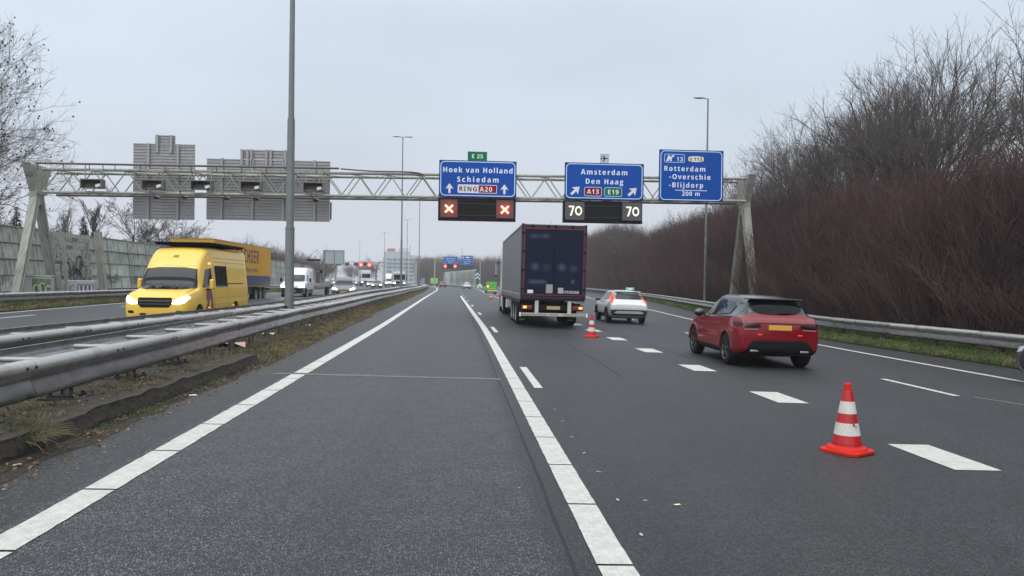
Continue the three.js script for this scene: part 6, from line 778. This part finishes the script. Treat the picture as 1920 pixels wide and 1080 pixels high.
// grass: tufts along the verges and median, uncountable
function tuft(seed, n, h, spread, curl) { const R = rng(seed), P = [], C = []; for (let i = 0; i < n; i++) { const a = R() * 6.28, r = spread * R(), x = r * Math.cos(a), z = r * Math.sin(a), L = h * (.5 + .7 * R()), b = R() * 6.28, dx = Math.cos(b) * curl * L, dz = Math.sin(b) * curl * L, w = .0045, px = -Math.sin(b) * w, pz = Math.cos(b) * w; P.push(x - px, 0, z - pz, x + px, 0, z + pz, x + dx * .4, L * .65, z + dz * .4, x + dx * .4, L * .65, z + dz * .4, x + px, 0, z + pz, x + dx, L * (1 - curl * .35), z + dz); } const g = new THREE.BufferGeometry(); g.setAttribute('position', new THREE.Float32BufferAttribute(P, 3)); g.setAttribute('uv', new THREE.Float32BufferAttribute(new Float32Array(P.length / 3 * 2), 2)); g.computeVertexNormals(); return g; }
function grassPatch(name, label, geo, mat, N, place, seed) { const R = rng(seed), im = new THREE.InstancedMesh(geo, mat, N), m = new THREE.Matrix4(), q = new THREE.Quaternion(); for (let i = 0; i < N; i++) { const [x, y, d, s, c] = place(R); q.setFromEuler(new THREE.Euler((R() - .5) * .3, R() * 6.28, 0)); m.compose(V(x, y, -d), q, V(s, s * (.6 + .7 * R()), s)); im.setMatrixAt(i, m); im.setColorAt(i, new THREE.Color(...c)); } im.name = numbered(name); im.castShadow = im.receiveShadow = true; scene.add(im); stuff(tag(im, label, 'grass')); }
const gm = new THREE.MeshStandardMaterial({ roughness: .9, side: THREE.DoubleSide }); gm.color.setRGB(1, 1, 1);
const green1 = (R) => { const k = .6 + .8 * R(); return R() < .82 ? [.075 * k, .125 * k, .026 * k] : [.17 * k, .14 * k, .07 * k]; }, dry = (R) => { const k = .6 + .8 * R(); return R() < .3 ? [.075 * k, .09 * k, .03 * k] : [.19 * k, .15 * k, .085 * k]; };
grassPatch('verge_grass', 'green grass strip under the right guardrail', tuft(1, 26, .10, .10, .5), gm, 6500, (R) => { const d = 12 + 110 * R() * R(), x = railR(d) + lerp(-.72, 1.2, R()); return [x, gy(railR(d) - .75, d) + .04 + .12 * smooth(-.75, .2, x - railR(d)), d, .8 + .7 * R() + d / 90, R() < .85 ? green1(R) : dry(R)]; }, 3);
grassPatch('median_grass', 'dry brown and green grass under the near guardrail', tuft(2, 20, .075, .13, .6), gm, 5000, (R) => { const d = 13.8 + 120 * R() * R(), x = lerp(medEdge(d) - .02, w1(d) - 1.6, Math.pow(R(), 1.3)); return [x, gy(x, d) + .06 * smooth(0, .4, medEdge(d) - x), d, .7 + .8 * R() * R() + d / 130, dry(R)]; }, 4);
grassPatch('far_verge_grass', 'dark grass strip under the far left guardrail', tuft(5, 20, .09, .16, .5), gm, 4200, (R) => { const d = 26 + 110 * R() * R(), x = cL(d) - lerp(19.8, 22.6, R()); return [x, gy(cL(d) - 19.9, d) + .05 + .22 * smooth(0, 1.6, cL(d) - 19.8 - x), d, 1 + .8 * R() + d / 90, R() < .5 ? green1(R) : dry(R)]; }, 5);
grassPatch('kerb_grass', 'few green tufts growing at the foot of the concrete kerb', tuft(6, 30, .06, .10, .6), gm, 170, (R) => { const d = 4 + 11 * R(), c = Math.sin(d * 1.7) + Math.sin(d * .6 + 2); return [-3.86 + .02 * (d - 8) * 0 - .0 + lerp(-.06, .16, R() * R()), gy(-3.85, d) + .01, d, c > .6 ? .5 + .8 * R() : .25 + .2 * R(), R() < .6 ? green1(R) : dry(R)]; }, 6);
grassPatch('kerb_top_grass', 'sparse dry grass and moss on top of the concrete kerb', tuft(8, 22, .07, .12, .7), gm, 500, (R) => { const d = 3 + 11.4 * R(), x = lerp(-4.0, -6.3, R()); return [x, x < -5.4 ? .1 : .285, d, .5 + .8 * R(), dry(R)]; }, 7);
{ // the big dry tuft hanging over the kerb
  const R = rng(61), t = new Twigs(); for (let i = 0; i < 110; i++) { const a = lerp(-.9, 1.5, R()), p = V((R() - .5) * .25, 0, (R() - .5) * .3), L = .2 + .26 * R(), pts = wobble(p, V(.35 + .7 * R(), .75, Math.sin(a) * .8).normalize(), L, 5, R, .12, -.18); t.branch(pts, [.003, .003, .0026, .0022, .0016, .001], 3); }
  const g = thing('dry_grass_tuft', 'large dry grass tuft hanging over the concrete kerb at the lower left', 'grass tuft', [-3.98, .17, -7.15]); mesh('blades', t.geo(), std([.13, .115, .06], .9), g); const u = new Twigs(); for (let i = 0; i < 60; i++) { const pts = wobble(V((R() - .5) * .3, 0, (R() - .5) * .4), V(R() - .3, 1, R() - .5).normalize(), .2 + .15 * R(), 4, R, .2, -.1); u.branch(pts, [.003, .003, .0025, .002, .001], 3); } mesh('green_blades', u.geo(), std([.09, .11, .04], .9), g); }
{ // dead leaves and litter
  const R = rng(14), g = new THREE.BufferGeometry(); g.setAttribute('position', new THREE.Float32BufferAttribute([-.5, 0, 0, 0, .12, .35, .5, 0, 0, -.5, 0, 0, .5, 0, 0, 0, .1, -.35], 3)); g.setAttribute('uv', new THREE.Float32BufferAttribute(new Float32Array(12), 2)); g.computeVertexNormals(); const im = new THREE.InstancedMesh(g, gm, 2600), m = new THREE.Matrix4(), q = new THREE.Quaternion();
  for (let i = 0; i < 2600; i++) { const k = R(); let x, y, d; if (k < .45) { d = 4 + 40 * R() * R(); x = lerp(-3.35, -4.3, Math.pow(R(), 1.0)); if (d < 14.2 && x < -3.84) { y = .30; x -= .2; } else y = gy(x, d) + .03; } else if (k < .75) { d = 14 + 50 * R() * R(); x = lerp(medEdge(d), w1(d) - 1.4, R()); y = gy(x, d) + .12; } else { d = 13 + 50 * R() * R(); x = railR(d) + lerp(-.8, 1.6, R()); y = gy(railR(d) - .75, d) + .16; } const s = .02 + .035 * R(); q.setFromEuler(new THREE.Euler((R() - .5), R() * 6.28, (R() - .5))); m.compose(V(x, y + .01, -d), q, V(s, s, s)); im.setMatrixAt(i, m); const c = .5 + R(); im.setColorAt(i, new THREE.Color(.17 * c, .09 * c, .045 * c)); } im.name = 'dead_leaves'; scene.add(im); stuff(tag(im, 'dead brown leaves scattered along both verges', 'leaves')); 
  const scrap = (l, x, d, y, w, h, col, ry) => { const g = new THREE.PlaneGeometry(w, h, 4, 4).rotateX(-Math.PI / 2), p = g.attributes.position, r = rng(Math.round(d * 10)); for (let i = 0; i < p.count; i++) p.setY(i, p.getY(i) + r() * .3 * h); g.computeVertexNormals(); const o = mesh('litter', g, std(col, .8), scene); o.position.set(x, y, -d); o.rotation.y = ry; tag(o, l, 'litter'); };
  scrap('pale pink crumpled cardboard sheet under the near guardrail', -5.3, 17.2, .14, .9, .5, [.55, .36, .31], .3); scrap('crumpled white paper beside a guardrail post, right of the pink cardboard', -5.15, 20.5, .2, .28, .2, [.6, .62, .6], 1); scrap('small white scrap of paper on the median grass further right', -4.9, 24.5, .2, .2, .14, [.6, .62, .62], 2); scrap('white scrap at the foot of the kerb', -3.68, 10.6, .07, .10, .06, [.6, .6, .58], .6); scrap('brown dead leaf at the foot of the kerb at the lower left corner', -3.74, 6.6, .09, .06, .04, [.4, .25, .2], .6); scrap('yellowish flat pebble on the asphalt right of the solid lane line', 1.72, 5.75, gy(1.72, 5.75) + .004, .055, .03, [.62, .58, .38], .2);
  scrap('pale leaf on the edge of the right hard shoulder', 14.0, 18.9, gy(14, 18.9) + .02, .16, .1, [.5, .38, .28], .4); }
renderer.render(scene, camera);
